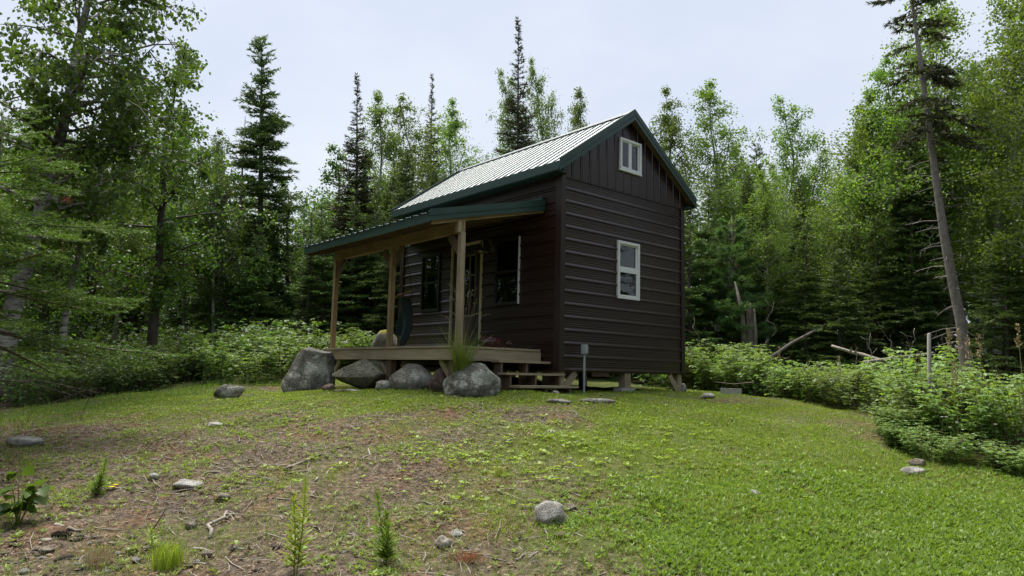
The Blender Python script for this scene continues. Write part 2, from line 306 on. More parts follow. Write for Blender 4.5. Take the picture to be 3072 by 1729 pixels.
at1 = n.new('ShaderNodeAttribute'); at1.attribute_name = 'lawn'; at2 = n.new('ShaderNodeAttribute'); at2.attribute_name = 'wood'
z1 = noise_node(n, l, 1.7, 6, .6); z2 = noise_node(n, l, 16, 6, .7); z3 = noise_node(n, l, 55, 4, .7)
soil = ramp(n, l, z2.outputs[0], [(.30, (.042, .031, .024)), (.47, (.108, .080, .060)), (.60, (.215, .168, .126)), (.75, (.40, .33, .255))])
redm = ramp(n, l, z1.outputs[0], [(.48, (0, 0, 0)), (.64, (1, 1, 1))]); red = n.new('ShaderNodeMixRGB'); red.blend_type = 'MULTIPLY'; red.inputs[2].default_value = (1.14, .90, .76, 1); l.new(redm.outputs[0], red.inputs[0]); l.new(soil.outputs[0], red.inputs[1])
turf = ramp(n, l, z2.outputs[0], [(.3, (.07, .105, .02)), (.7, (.155, .20, .042))])
mg = n.new('ShaderNodeMixRGB'); l.new(red.outputs[0], mg.inputs[1]); l.new(turf.outputs[0], mg.inputs[2])
mth = n.new('ShaderNodeMath'); mth.operation = 'MULTIPLY'; mth.inputs[1].default_value = .85; l.new(at1.outputs['Fac'], mth.inputs[0]); l.new(mth.outputs[0], mg.inputs[0])
duff = ramp(n, l, z2.outputs[0], [(.3, (.03, .024, .016)), (.7, (.085, .065, .04))]); mw = n.new('ShaderNodeMixRGB'); l.new(at2.outputs['Fac'], mw.inputs[0]); l.new(mg.outputs[0], mw.inputs[1]); l.new(duff.outputs[0], mw.inputs[2])
mu = n.new('ShaderNodeMixRGB'); mu.blend_type = 'MULTIPLY'; mu.inputs[0].default_value = .7; rr = ramp(n, l, z3.outputs[0], [(.32, (.4, .38, .36)), (.6, (1, 1, 1))]); l.new(mw.outputs[0], mu.inputs[1]); l.new(rr.outputs[0], mu.inputs[2])
l.new(mu.outputs[0], b.inputs['Base Color']); b.inputs['Roughness'].default_value = .95; b.inputs['Specular IOR Level'].default_value = .15
ad = n.new('ShaderNodeMath'); ad.operation = 'ADD'; l.new(z2.outputs[0], ad.inputs[0]); l.new(z3.outputs[0], ad.inputs[1]); bump(n, l, ad.outputs[0], b, .9, .03); M['ground'] = m
go = link('ground', arr_mesh('ground', np.stack([GX, GY, GZ], -1).reshape(-1, 3), GF, M['ground'], True, {'lawn': lm.ravel(), 'wood': wood.ravel()}))
tag(go, 'uneven clearing of lawn grass, bare soil and leaf litter around the cabin', 'ground', kind='structure')

# ================================================================== CABIN
TH = R(40.4); C0 = Vector((.837, 12.0, 1.64)); W, L = 3.54, 5.25
CU = Vector((math.cos(TH), math.sin(TH), 0)); CV = Vector((-math.sin(TH), math.cos(TH), 0))
def cw(x, y, z=0): return C0 + CU * x + CV * y + Vector((0, 0, z))          # cabin coordinates -> world
cabin = empty('cabin', C0, TH)
tag(cabin, 'small dark brown metal-sided cabin with pale metal roof, green trim and covered porch', 'cabin')
PIT = .2286
def profile(a0, a1, breaks=()):
    pts = {}
    k0 = math.floor(a0 / PIT) - 1; k1 = math.ceil(a1 / PIT) + 1
    for k in range(k0, k1 + 1):
        c = k * PIT
        for da, h in ((-.022, 0), (-.014, .022), (.006, .022), (.044, 0)): pts[c + da] = h
        for mc in (.0762, .1143, .1524):
            for da, h in ((-.011, 0), (-.005, .0035), (.005, .0035), (.011, 0)): pts[c + mc + da] = h
    xs = sorted(pts); hs = [pts[x] for x in xs]
    keep = sorted(set([x for x in xs if a0 < x < a1] + [a0, a1] + [q for q in breaks if a0 < q < a1]))
    return [(a, float(np.interp(a, xs, hs))) for a in keep]
def ribbed(name, mat, parent, a0, a1, lo, hi, mapf, openings=(), thick=.004, data_only=False):
    """sheet whose ribs run along b and are stepped along a; openings = (amin, amax, bmin, bmax)"""
    mb = MB(); pr = profile(a0, a1, [q for o in openings for q in o[:2]])
    for (p, h0), (q, h1) in zip(pr[:-1], pr[1:]):
        if q - p < 1e-5: continue
        mid = (p + q) / 2; cuts = []
        for o in openings:
            if o[0] < mid < o[1]: cuts.append((o[2], o[3]))
        segs = []; cur = None; cuts.sort(); start = 'lo'
        bounds = [('lo', None)] 
        edges = [lo] + [c for cc in cuts for c in ((lambda a, v=cc[0]: v), (lambda a, v=cc[1]: v))] + [hi]
        for i in range(0, len(edges), 2):
            f0, f1 = edges[i], edges[i + 1]
            if f1(p) - f0(p) < 1e-4 and f1(q) - f0(q) < 1e-4: continue
            n = len(mb.v)
            mb.v += [tuple(mapf(p, f0(p), h0)), tuple(mapf(p, max(f1(p), f0(p)), h0)), tuple(mapf(q, max(f1(q), f0(q)), h1)), tuple(mapf(q, f0(q), h1))]
            mb.f.append((n, n + 1, n + 2, n + 3))
    me = mb.mesh(name, mat)
    if data_only: return me
    return link(name, me, parent)
WH = 3.43; SL = .705; RZ = 5.04; ROX = .22          # wall height, roof pitch, ridge top, eave overhang
def rooftop(x): return RZ - SL * abs(x - W / 2)
# wall core (box coloured dark for the unlit room, leaves a window-deep gap)
core = MB(); core.box((.3, .3, .2), (W - .3, L - .3, WH)); core.poly([(.3, .3, WH), (W - .3, .3, WH), (W / 2, .3, rooftop(W / 2) - .3)], (0, L - .6, 0))
wallc = core.build('inner_wall', M['core'], cabin)
ff = MB()
for yy in (0.03, L - .09): ff.box((.03, yy, -.03), (W - .03, yy + .06, .2))
for xx in (0.03, W - .09): ff.box((xx, .09, -.03), (xx + .06, L - .09, .2))
for i in range(1, 9): ff.box((.09, i * .58, 0), (W - .09, i * .58 + .04, .19))
ff.box((.03, .03, .2), (W - .03, L - .03, .22)); ff.build('floor_frame', M['dark_x'], cabin)
# gable (side) wall
gwall = MB().box((.02, .02, 0), (W - .02, .035, .02)).build('side_wall', M['trim_brown'], cabin)
LWIN = (1.47, 2.10, 1.36, 2.46); AWIN = (1.49, 2.12, 3.84, 4.47)
cz = lambda v: (lambda a: v)
for k in range(4):
    z0, z1 = k * .9144 + .001, min((k + 1) * .9144, WH) 
    if k == 0: z0 = -.005
    ribbed('siding_sheet', M['siding'], gwall, z0, z1, cz(.06), cz(W - .06), lambda a, bb, h: (bb, -h, a), [(LWIN[2], LWIN[3], LWIN[0], LWIN[1])])
for k in range(4):                                                   # vertical sheets of the gable
    x0, x1 = k * .9144 - .01, min((k + 1) * .9144 - .011, W + .02)
    ribbed('gable_sheet', M['siding'], gwall, x0, x1, cz(WH - .012), lambda a: max(WH - .012, rooftop(a) - .10), lambda a, bb, h: (a, -.024 - h * .55, bb), [(AWIN[0], AWIN[1], AWIN[2], AWIN[3])])
MB().box((-.02, -.022, WH - .035), (W + .02, -.002, WH + .0)).build('seam_flashing', M['trim_brown'], gwall)
# front wall (under the porch)
DOOR = (2.20, 3.25, .345, 2.54); FW1 = (1.07, 1.80, 1.2, 2.47); FW2 = (3.66, 4.37, 1.2, 2.45)
fwall = MB().box((.02, .06, 0), (.035, L - .06, .02)).build('front_wall', M['trim_brown'], cabin)
for k in range(4):
    z0, z1 = k * .9144 + .001, min((k + 1) * .9144, 3.56)
    if k == 0: z0 = -.005
    for lo_, hi_ in (((.06, DOOR[0]), (DOOR[1], L - .06)) if k == 1 else ((.06, L - .06),)):
        ribbed('siding_sheet', M['siding'], fwall, z0, z1, cz(lo_), cz(hi_), lambda a, bb, h: (-h, bb, a), [(o[2], o[3], o[0], o[1]) for o in (DOOR, FW1, FW2) if o[0] < hi_ - .01 and o[1] > lo_ + .01])
# the two walls facing the woods
rwall = MB().box((W - .035, .06, 0), (W - .02, L - .06, .02)).build('rear_wall', M['trim_brown'], cabin)
ewall = MB().box((.06, L - .035, 0), (W - .06, L - .02, .02)).build('end_wall', M['trim_brown'], cabin)
for k in range(4):
    z0, z1 = k * .9144 + .001, min((k + 1) * .9144, 3.56)
    ribbed('siding_sheet', M['siding'], rwall, z0, z1, cz(.06), cz(L - .06), lambda a, bb, h: (W + h, bb, a))
    ribbed('siding_sheet', M['siding'], ewall, z0, min(z1, WH), cz(.06), cz(W - .06), lambda a, bb, h: (bb, L + h, a))
    x0, x1 = k * .9144, min((k + 1) * .9144 - .001, W)
    ribbed('gable_sheet', M['siding'], ewall, x0, x1, cz(WH - .012), lambda a: max(WH - .012, rooftop(a) - .10), lambda a, bb, h: (a, L + .024 + h * .9, bb))
for cx_, cy_ in ((0, 0), (W, 0), (0, L), (W, L)):
    sx, sy = (1 if cx_ == 0 else -1), (1 if cy_ == 0 else -1); top = 3.56
    mb = MB()
    xa, xb = sorted((cx_ - sx * .028, cx_ + sx * .085)); ya, yb = sorted((cy_ - sy * .028, cy_ - sy * .002)); mb.box((xa, ya, -.02), (xb, yb, WH - .036 if True else top))
    xa, xb = sorted((cx_ - sx * .028, cx_ - sx * .002)); ya, yb = sorted((cy_ - sy * .001, cy_ + sy * .115)); mb.box((xa, ya, -.02), (xb, yb, top))
    mb.build('corner_trim', M['trim_brown'], cabin)
# windows ---------------------------------------------------------
def win_y(name, x0, x1, z0, z1, y, fw, rail, parent=cabin, fm='white'):
    """window in a wall facing -y; rail 'h' or 'v'"""
    f = MB(); d0, d1 = y - .045, y + .06
    f.box((x0, d0, z0), (x0 + fw, d1, z1)).box((x1 - fw, d0, z0), (x1, d1, z1)).box((x0 + fw, d0, z0), (x1 - fw, d1, z0 + fw)).box((x0 + fw, d0, z1 - fw), (x1 - fw, d1, z1))
    wo_ = f.build(name, M[fm], parent); s = MB(); t = fw * .55
    if rail == 'h':
        zm = z0 + (z1 - z0) * .51; s.box((x0 + fw, y - .025, zm - .028), (x1 - fw, y + .03, zm + .028))
        cells = [(x0 + fw, x1 - fw, z0 + fw, zm - .028, -.005), (x0 + fw, x1 - fw, zm + .028, z1 - fw, .012)]
    else:
        xm = (x0 + x1) / 2; s.box((xm - .028, y - .03, z0 + fw), (xm + .028, y + .03, z1 - fw))
        cells = [(x0 + fw, xm - .028, z0 + fw, z1 - fw, -.008), (xm + .028, x1 - fw, z0 + fw, z1 - fw, .012)]
    s.build('meeting_rail', M[fm], wo_)
    for (a, b_, c, d, off) in cells:
        q = MB(); q.box((a, y + off - .02, c), (a + t, y + off + .012, d)).box((b_ - t, y + off - .02, c), (b_, y + off + .012, d)).box((a + t, y + off - .02, c), (b_ - t, y + off + .012, c + t)).box((a + t, y + off - .02, d - t), (b_ - t, y + off + .012, d))
        q.build('sash', M[fm], wo_); MB().box((a + t - .003, y + off - .006, c + t - .003), (b_ - t + .003, y + off, d - t + .003)).build('pane', M['glass'], wo_)
    return wo_
w1 = win_y('window', *LWIN[:2], *LWIN[2:], 0, .05, 'h'); w1['label'] = 'white double-hung window low in the side wall'
w2 = win_y('window', *AWIN[:2], *AWIN[2:], -.024, .046, 'v'); w2['label'] = 'white sliding window high in the gable'
MB().box((AWIN[0] - .012, -.075, AWIN[2] - .022), (AWIN[1] + .012, -.02, AWIN[2] - .001)).build('sill', M['white'], w2)
def curtain(x0, x1, z0, z1, y, mat, name='curtain'):
    V = []; N = 28
    for i in range(N + 1):
        x = x0 + (x1 - x0) * i / N; yy = y + .018 * math.sin(i * 1.7) + .008 * math.sin(i * 3.3)
        V += [(x, yy, z0), (x, yy, z1)]
    mb = MB(); mb.v = V; mb.f = [(2*i, 2*i+2, 2*i+3, 2*i+1) for i in range(N)]; return mb
curtain(1.92, 2.10, 3.86, 4.45, .12, None).build('curtain', M['curtain'], w2)
curtain(1.5, 1.66, 3.86, 4.45, .12, None).build('curtain', M['bluecurtain'], w2)
def win_x(o, fm, edge):
    y0, y1, z0, z1 = o; fw = .05; f = MB(); d0, d1 = -.035, .06
    f.box((d0, y0 + (.03 if edge else 0), z0), (d1, y0 + fw, z1)).box((d0, y1 - fw, z0), (d1, y1, z1)).box((d0, y0 + fw, z0), (d1, y1 - fw, z0 + fw)).box((d0, y0 + fw, z1 - fw), (d1, y1 - fw, z1))
    zm = (z0 + z1) / 2; f.box((-.02, y0 + fw, zm - .02), (.03, y1 - fw, zm + .02)); wo_ = f.build('window', M[fm], cabin)
    if edge: MB().box((-.030, y0 + .012, z0), (.05, y0 + .029, z1)).build('edge_trim', M['white'], wo_)
    for c, d in ((z0 + fw, zm - .02), (zm + .02, z1 - fw)): MB().box((.0, y0 + fw - .003, c), (.006, y1 - fw + .003, d)).build('pane', M['glass'], wo_)
    return wo_
win_x(FW1, 'darkframe', True)['label'] = 'dark porch window right of the door'; win_x(FW2, 'darkframe', False)['label'] = 'dark porch window left of the door'
# door ------------------------------------------------------------
y0, y1, z0, z1 = DOOR; dm = MB(); dm.box((.01, y0 + .05, z0), (.05, y1 - .05, 1.05)).box((.01, y0 + .05, 2.28), (.05, y1 - .05, z1 - .05)).box((.01, y0 + .05, 1.05), (.05, y0 + .24, 2.28)).box((.01, y1 - .24, 1.05), (.05, y1 - .05, 2.28))
door = dm.build('door', M['doorpaint'], cabin); tb = MB()
tb.box((-.03, y0, z0), (.06, y0 + .05, z1)).box((-.03, y1 - .05, z0), (.06, y1, z1)).box((-.03, y0 + .05, z1 - .05), (.06, y1 - .05, z1)); tb.build('door_frame', M['cream'], door)
ga, gb = y0 + .24, y1 - .24; mt = MB()
for i in range(4):
    zz = 1.05 + (2.28 - 1.05) * i / 3; mt.box((-.004, ga, zz - .014), (.03, gb, zz + .014))
mt2 = MB()
for i in range(4):
    yy = ga + (gb - ga) * i / 3; mt2.box((-.0025, yy - .011, 1.064), (.028, yy + .011, 2.266))
mt.build('muntin', M['muntin'], door); mt2.build('muntin', M['muntin'], door)
for i in range(3):
    for j in range(3):
        a = ga + (gb - ga) * i / 3; c = 1.05 + 1.23 * j / 3; MB().box((.012, a + .008, c + .01), (.018, a + (gb - ga) / 3 - .008, c + .4)).build('pane', M['glass'], door)
hd = MB(); hd.tube([(-.002, y0 + .13, 1.33), (-.05, y0 + .13, 1.33)], [.012, .012], 8).tube([(-.05, y0 + .13, 1.33), (-.065, y0 + .13, 1.33), (-.075, y0 + .13, 1.33)], [.02, .032, .018], 10); hd.build('door_knob', M['black'], door)
# main roof -------------------------------------------------------
YA, YB = -.17, L + .17; XL = -ROX; run = W / 2 + ROX; slen = math.hypot(run, run * SL); cs, sn = run / slen, run * SL / slen
deckm = MB()
for s in (1, -1):
    ex = W / 2 - s * run; P = lambda x, z: [(x, YA + .03, z)]
    pts = [(W / 2, YA + .03, RZ - .04), (ex, YA + .03, RZ - .04 - SL * run), (ex, YA + .03, RZ - .13 - SL * run), (W / 2, YA + .03, RZ - .13)]
    deckm.poly(pts if s > 0 else pts[::-1], (0, YB - YA - .06, 0))
roof = deckm.build('roof', M['dark_y'], cabin)
for s in (1, -1):
    me = None
    def rmap(a, bb, h, s=s): 
        nx_, nz_ = -s * sn, cs
        return (W / 2 - s * bb * cs + nx_ * (h * .6 - .02), a, RZ - bb * sn + nz_ * (h * .6 - .02))
    nsh = 6; wsh = .9144
    for k in range(nsh):
        a0 = YA + .02 + k * wsh; a1 = min(a0 + wsh - .002, YB - .02)
        ribbed('roof_sheet', M['roof'], roof, a0, a1, cz(.01), cz(slen + .025), rmap)
rc = MB()
for s in (1, -1):
    p0 = (W / 2, YA, RZ + .012); nx_, nz_ = -s * sn, cs
    q = [(W / 2, YA - .0, RZ + .014), (W / 2 - s * .17 * cs, YA, RZ + .014 - .17 * sn), (W / 2 - s * .175 * cs, YA, RZ + .004 - .175 * sn), (W / 2, YA, RZ + .004)]
    rc.poly(q if s > 0 else q[::-1], (0, YB - YA, 0))
rc.build('ridge_cap', M['ridge'], roof)
for s in (1, -1):                                                   # eave and rake trims, each a stepped strip
    ex = W / 2 - s * run; ez = RZ - SL * run; e = MB()
    xa, xb = sorted((ex - s * .012, ex + s * .012)); e.box((xa, YA + .001, ez - .14), (xb, YB - .001, ez - .028))
    xa, xb = sorted((ex - s * .026, ex + s * .004)); e.box((xa, YA + .001, ez - .19), (xb, YB - .001, ez - .1405))
    xa, xb = sorted((ex - s * .01, ex + s * .24)); e.box((min(xa, xb), YA + .03, ez - .205), (max(xa, xb), YB - .03, ez - .192))
    e.build('eave_trim', M['green'], roof)
    for yy, dy in ((YA, -1), (YB, 1)):
        e = MB(); u = Vector((-s * cs, 0, -sn)); nn = Vector((-s * sn, 0, cs)); top = Vector((W / 2, yy, RZ)); 
        for t0, t1, th0, th1 in ((.022, -.075, 0, .02), (-.0755, -.10, -.004, .012), (-.1005, -.165, 0, .026)):
            # keep vertical end cuts at the ridge
            z_t0, z_t1 = t0 / cs, t1 / cs
            a_ = Vector((W / 2, yy, RZ + z_t0)); b_ = Vector((ex - s * .012, yy, RZ - SL * (run + .012) + z_t0)); c_ = Vector((ex - s * .012, yy, RZ - SL * (run + .012) + z_t1)); d_ = Vector((W / 2, yy, RZ + z_t1))
            pp = [a_, b_, c_, d_]; off = Vector((0, dy * th0, 0)); pp = [p + off for p in pp]
            e.poly(pp if s * dy < 0 else pp[::-1], (0, dy * (th1 - th0), 0))
        e.build('rake_trim', M['green'], roof)
# porch roof ------------------------------------------------------
PX, PZ0, PZ1, PYA, PYB = -2.45, 3.03, 2.435, .41, 5.02; psl = (PZ0 - PZ1) / (-PX); pl = math.hypot(PX, PZ0 - PZ1); pc, ps = -PX / pl, (PZ0 - PZ1) / pl
purl = MB()
for k in range(5):
    x = -.15 - k * .55; z = PZ0 + psl * x; purl.bar((x, PYA + .03, z - .045), (x, PYB - .03, z - .045), .09, .036, up=(ps, 0, pc))
proof = purl.build('porch_roof', M['dark_y'], cabin)  # purlins coloured dark to carry the shade under the porch roof
for k in range(6):
    a0 = PYA + .01 + k * .9144; a1 = min(a0 + .9124, PYB - .01)
    if a1 - a0 > .05: ribbed('roof_sheet', M['roof'], proof, a0, a1, cz(.012), cz(pl + .03), lambda a, bb, h: (-bb * pc - ps * h, a, PZ0 - bb * ps + pc * h - .02))
e = MB().box((PX - .014, PYA, PZ1 - .115), (PX + .012, PYB, PZ1 - .03)).box((PX - .028, PYA, PZ1 - .18), (PX + .004, PYB, PZ1 - .1155)); e.build('eave_trim', M['green'], proof)
for yy, dy in ((PYA, -1), (PYB, 1)):
    e = MB()
    for t0, t1, th in ((.022, -.085, .022), (-.0855, -.105, .012), (-.1055, -.17, .028)):
        pp = [Vector((-.022, yy, PZ0 + t0 - psl * .022)), Vector((PX - .028, yy, PZ1 + t0)), Vector((PX - .028, yy, PZ1 + t1)), Vector((-.022, yy, PZ0 + t1 - psl * .022))]
        e.poly(pp if dy < 0 else pp[::-1], (0, dy * th, 0))
    e.build('rake_trim', M['green'], proof)
MB().box((-.06, PYA + .03, PZ0 - .03), (-.022, PYB - .03, PZ0 + .07)).build('wall_flashing', M['green'], proof)
for k in range(9):                                                   # rafters; inner ones darker, under-roof shade put in their colour
    y = PYA + .05 + k * (PYB - PYA - .1) / 8; za, zb = PZ0 - .14 - psl * .03, PZ1 - .14
    MB().bar((-.03, y, za), (PX + .03, y, zb), .038, .14, up=(-ps, 0, pc) if False else (0, 0, 1)).build('rafter', M['wood_x' if k == 0 else 'dark_x'], proof)
bz = PZ0 - psl * 1.8 - .212
MB().box((-1.845, PYA + .03, bz - .19), (-1.805, PYB - .06, bz)).box((-1.795, PYA + .03, bz - .19), (-1.755, PYB - .06, bz)).build('beam', M['wood_y'], proof)
POSTY = (.47, 2.61, 4.90)
for i, y in enumerate(POSTY):
    MB().box((-1.845, y - .045, .347), (-1.755, y + .045, bz - .191)).build('post', M['grey_z' if i == 0 else 'wood_z'], proof)
    for s in ((1,) if i == 0 else (1, -1) if i == 1 else (-1,)):
        a = Vector((-1.8, y + s * .04, bz - .5)); b_ = Vector((-1.8, y + s * .33, bz - .215)); MB().bar(a, b_, .04, .14, up=(1, 0, 0) if False else (0, s * -1, 1)).build('knee_brace', M['dark_z'], proof)
MB().box((-1.90, PYA + .022, bz - .20), (-1.847, PYA + .11, bz - .01)).build('post_block', M['grey_z'], proof)
# deck ------------------------------------------------------------
DX, DYA, DYB, DZ = -1.93, .43, 4.89, .345
fr_ = MB()
for k in range(9):
    y = DYA + .06 + k * (DYB - DYA - .16) / 8; fr_.box((DX + .05, y, .12), (-.05, y + .04, .302))
fr_.box((-.0499, DYA + .05, .12), (-.024, DYB - .05, .302)); deck = fr_.build('porch_deck', M['dark_x'], cabin)
nb = 14; bw = (-DX - .03) / nb; bm = MB().box((0, DYA - .015, 0), (bw - .007, DYB + .015, .036)).mesh('deck_board', M['grey_y'])
for k in range(nb): link('deck_board', bm, deck, (DX - .02 + k * bw, 0, DZ - .036 + (k % 3) * .0015))
MB().box((DX - .001, DYA + .0405, .115), (DX + .037, DYB, .300)).build('fascia_board', M['grey_y'], deck)
MB().box((DX - .001, DYA, .115), (-.03, DYA + .038, .3035)).build('fascia_board', M['grey_x'], deck)
MB().box((DX + .04, DYB - .038, .117), (-.03, DYB, .3025)).build('fascia_board', M['grey_x'], deck)
for y in (DYA + .1, 2.45, 4.78):
    x = DX + .09; g = gz(*cw(x, y)[:2]) - C0.z; MB().box((x - .05, y - .07, g - .15), (x + .05, y + .07, .118)).build('deck_post', M['dark_z'], deck)
    MB().box((-.35, y - .05, gz(*cw(-.3, y)[:2]) - C0.z - .15), (-.25, y + .05, .118)).build('deck_post', M['dark_z'], deck)
    if y > 2.5 or True:
        s = -1 if y > 2.5 else 1
        MB().bar((x, y + s * .06, -.18), (x, y + s * .36, .11), .04, .09, up=(0, -s, 1)).build('knee_brace', M['grey_y'], deck)
# foundation posts
def fpost(x, y, base, w=.14, braces=()):
    g = gz(*cw(x, y)[:2]) - C0.z
    MB().box((x - w / 2, y - w / 2, g + base), (x + w / 2, y + w / 2, -.031)).build('foundation_post', M['grey_z'], cabin)
    for dx in braces:
        a = Vector((x + dx * (w / 2), y - .05, g + .03)); q = Vector((x + dx * (w / 2 + .28), y - .05, -.04)); MB().bar(a, q, .04, .12, up=(-dx, 0, 1)).build('foundation_brace', M['grey_x'], cabin)
fpost(.09, .09, -.12, .13, (1,)); fpost(W - .09, .09, -.12, .13, (-1,)); fpost(W / 2 + .05, .09, .10, .16)
for x in (.2, W / 2, W - .2):
    for y in (L / 2, L - .12): fpost(x, y, -.1)
# concrete block under the middle post
g = gz(*cw(W / 2 + .05, .09)[:2])
cb = empty('concrete_block', cw(W / 2 + .05, .09, g - C0.z), TH); tag(cb, 'grey concrete block under the middle foundation post of the cabin', 'concrete block', 'concrete blocks')
MB().box((-.2, -.1, -.10), (.2, .1, .099)).build('block', M['concrete'], cb)
bl = hit(2193, 1187); cb2 = empty('concrete_block', (bl.x, bl.y, bl.z), R(-20)); tag(cb2, 'loose concrete block lying in the lawn right of the cabin', 'concrete block', 'concrete blocks')
q = MB(); q.box((-.2, -.1, -.02), (.2, -.07, .14)).box((-.2, .07, -.02), (.2, .1, .14))
for x in (-.2, -.016, .168): q.box((x, -.0699, -.02), (x + .032, .0699, .1385))
q.build('block_shell', M['concrete'], cb2)
# steps -----------------------------------------------------------
st = empty('porch_steps', cw(-.55, .1, -.42), TH); tag(st, 'three weathered plank steps up to the right side of the porch deck', 'steps')
def sp(name, a, b_, mat): 
    o = Vector((-.55, .1, -.42)); MB().box(Vector(a) - o, Vector(b_) - o).build(name, mat, st)
sg = gz(*cw(-.5, .0)[:2]) - C0.z
for (xa, xb, ya, yb, z) in ((-1.16, .06, .20, .425, .135), (-1.19, .12, -.03, .215, -.065), (-1.13, .19, -.29, -.02, -.265)): sp('tread', (xa, ya, z - .036), (xb, yb, z), M['grey_x'])
for x in (-1.1, -.55, .0): sp('stringer', (x, .23, -.06 - .04), (x + .038, .42, .098), M['dark_z']); sp('stringer', (x, 0, -.30), (x + .038, .42, -.1015), M['dark_z']); sp('stringer', (x, -.26, sg - .08), (x + .038, .40, -.3015), M['dark_z'])
# wall lamp -------------------------------------------------------
lp = empty('wall_lamp', cw(-.03, 1.86, 2.33), TH); tag(lp, 'dark gooseneck barn lamp on the wall beside the porch door', 'lamp')
lq = MB(); lq.tube([(0, 0, -.02), (-.03, 0, -.02)], [.07, .06], 16); lq.build('backplate', M['lampmetal'], lp)
pts = [(-.03, 0, -.02)]
for i in range(13): t = math.pi * i / 12; pts.append((-.17 + .13 * math.cos(t), 0, .03 + .13 * math.sin(t) * 1.1))
MB().tube(pts, [.013] * len(pts), 8).build('arm', M['lampmetal'], lp)
sh = MB(); prof = [(.028, 0), (.034, -.04), (.05, -.06), (.12, -.11), (.15, -.135), (.152, -.15), (.145, -.15), (.11, -.112), (.045, -.066), (.02, -.05)]; k = 24
for r_, z_ in prof:
    for j in range(k): t = 2 * math.pi * j / k; sh.v.append((-.30 + r_ * math.cos(t), r_ * math.sin(t), .03 + z_))
for i in range(len(prof) - 1):
    for j in range(k): sh.f.append((i*k+j, i*k+(j+1)%k, (i+1)*k+(j+1)%k, (i+1)*k+j))
sh.build('lamp_shade', M['lampmetal'], lp, True); MB().tube([(-.30, 0, -.03), (-.30, 0, -.05), (-.30, 0, -.09), (-.30, 0, -.115)], [.02, .045, .05, .02], 12).build('bulb', M['bulb'], lp, True)
# electrical post ---------------------------------------------------
ep = at(1752, 1183, 12.15); ep.z = gz(ep.x, ep.y); eo = empty('electrical_post', ep, TH); tag(eo, 'thin grey conduit with small outlet box standing in front of the side wall', 'outlet post')
ht = at(1752, 1034, 12.15).z - ep.z; MB().tube([(0, 0, -.1), (0, 0, ht * .45), (0, 0, ht * .46), (0, 0, ht * .62), (0, 0, ht * .63), (0, 0, ht - .15)], [.019, .019, .024, .024, .019, .019], 10).build('conduit', M['pvc'], eo)
MB().box((-.055, -.035, ht - .17), (.055, .04, ht)).build('outlet_box', M['pvc'], eo).modifiers.new('b', 'BEVEL').width = .008
MB().box((-.045, -.047, ht - .155), (.045, -.0351, ht - .02)).build('box_cover', M['pvc'], eo)
# knotted bag -------------------------------------------------------
bp = empty('plastic_bag', cw(-.74, .86, DZ + .004), TH); tag(bp, 'full dark brown plastic bag with a knotted neck lying on the porch deck', 'bag')
bg_ = MB(); NU, NV = 40, 28; rs = np.random.RandomState(4)
for i in range(NU + 1):
    t = i / NU; x = -.33 + .62 * t
    rr_ = (math.sin(math.pi * min(1, t * 1.02) ** .8) ** .55 if 0 < t < .98 else 0); rad = .13 * rr_ + (.0 if t < .8 else 0)
    if t > .86: rad = max(rad * .6, .035)
    for j in range(NV):
        a = 2 * math.pi * j / NV; w_ = 1 + .22 * mnoise.noise(Vector((x * 9, math.cos(a) * 2.2, math.sin(a) * 2.2 + 5))) + .05 * math.sin(a * 9 + x * 30)
        z = max(0.0, .095 * (1 - .3 * t) + rad * w_ * math.sin(a) * .95); bg_.v.append((x, rad * w_ * math.cos(a) * 1.25, z))
for i in range(NU):
    for j in range(NV): bg_.f.append((i*NV+j, i*NV+(j+1)%NV, (i+1)*NV+(j+1)%NV, (i+1)*NV+j))
bg_.build('bag_body', M['bag'], bp, True)
kn = MB(); kn.tube([(.25, 0, .075), (.29, 0, .085), (.33, 0, .075)], [.03, .045, .03], 10)
for dx, dy, dz in ((.08, .02, .075), (.1, -.04, .0), (.09, .03, -.03)):
    kn.tube([(.31, 0, .085), (.31 + dx * .5, dy * .6, .085 + dz * .6), (.31 + dx, dy, .085 + dz)], [.018, .035, .012], 6)
kn.build('knot', M['bag'], bp, True)
# hanging hammock chair ----------------------------------------------
hx, hy = -.75, 3.85; hb = empty('hammock_chair', cw(hx, hy, DZ), TH); tag(hb, 'dark green fabric hammock chair hanging folded from the porch roof', 'hammock chair')
zt = PZ0 + psl * hx - .2 - DZ
cl = MB(); NU, NV = 14, 18
for i in range(NU + 1):
    u = i / NU
    for j in range(NV + 1):
        v = j / NV; wdt = .17 + .10 * math.sin(v * math.pi) ; y = (u - .5) * 2 * wdt + .10 * v * v; z = 1.06 - v * (.98 - .25 * u) 
        x = .07 * math.sin(u * 7 + v * 3) + .12 * math.sin(v * math.pi) * (1 - abs(2 * u - 1)); cl.v.append((x, y, z))
for i in range(NU):
    for j in range(NV): a = i * (NV + 1) + j; cl.f.append((a, a + 1, a + NV + 2, a + NV + 1))
c_ = cl.build('sling', M['canvas'], hb, True); sm = c_.modifiers.new('s', 'SOLIDIFY'); sm.thickness = .012
MB().tube([(0, -.30, 1.20), (0, .30, 1.16)], [.014, .014], 8).build('spreader_bar', M['wood_y'], hb)
rp = MB()
for (a, b_) in (((0, -.27, 1.2), (0, -.02, zt - .35)), ((0, .27, 1.16), (0, -.02, zt - .35)), ((0, -.02, zt - .35), (0, -.02, zt)), ((0, -.28, 1.2), (.02, -.17, 1.05)), ((0, -.28, 1.2), (.1, -.1, .5)), ((0, .28, 1.16), (.02, .17, 1.02))): rp.tube([a, b_], [.006, .006], 5)
rp.build('rope', M['black'], hb)
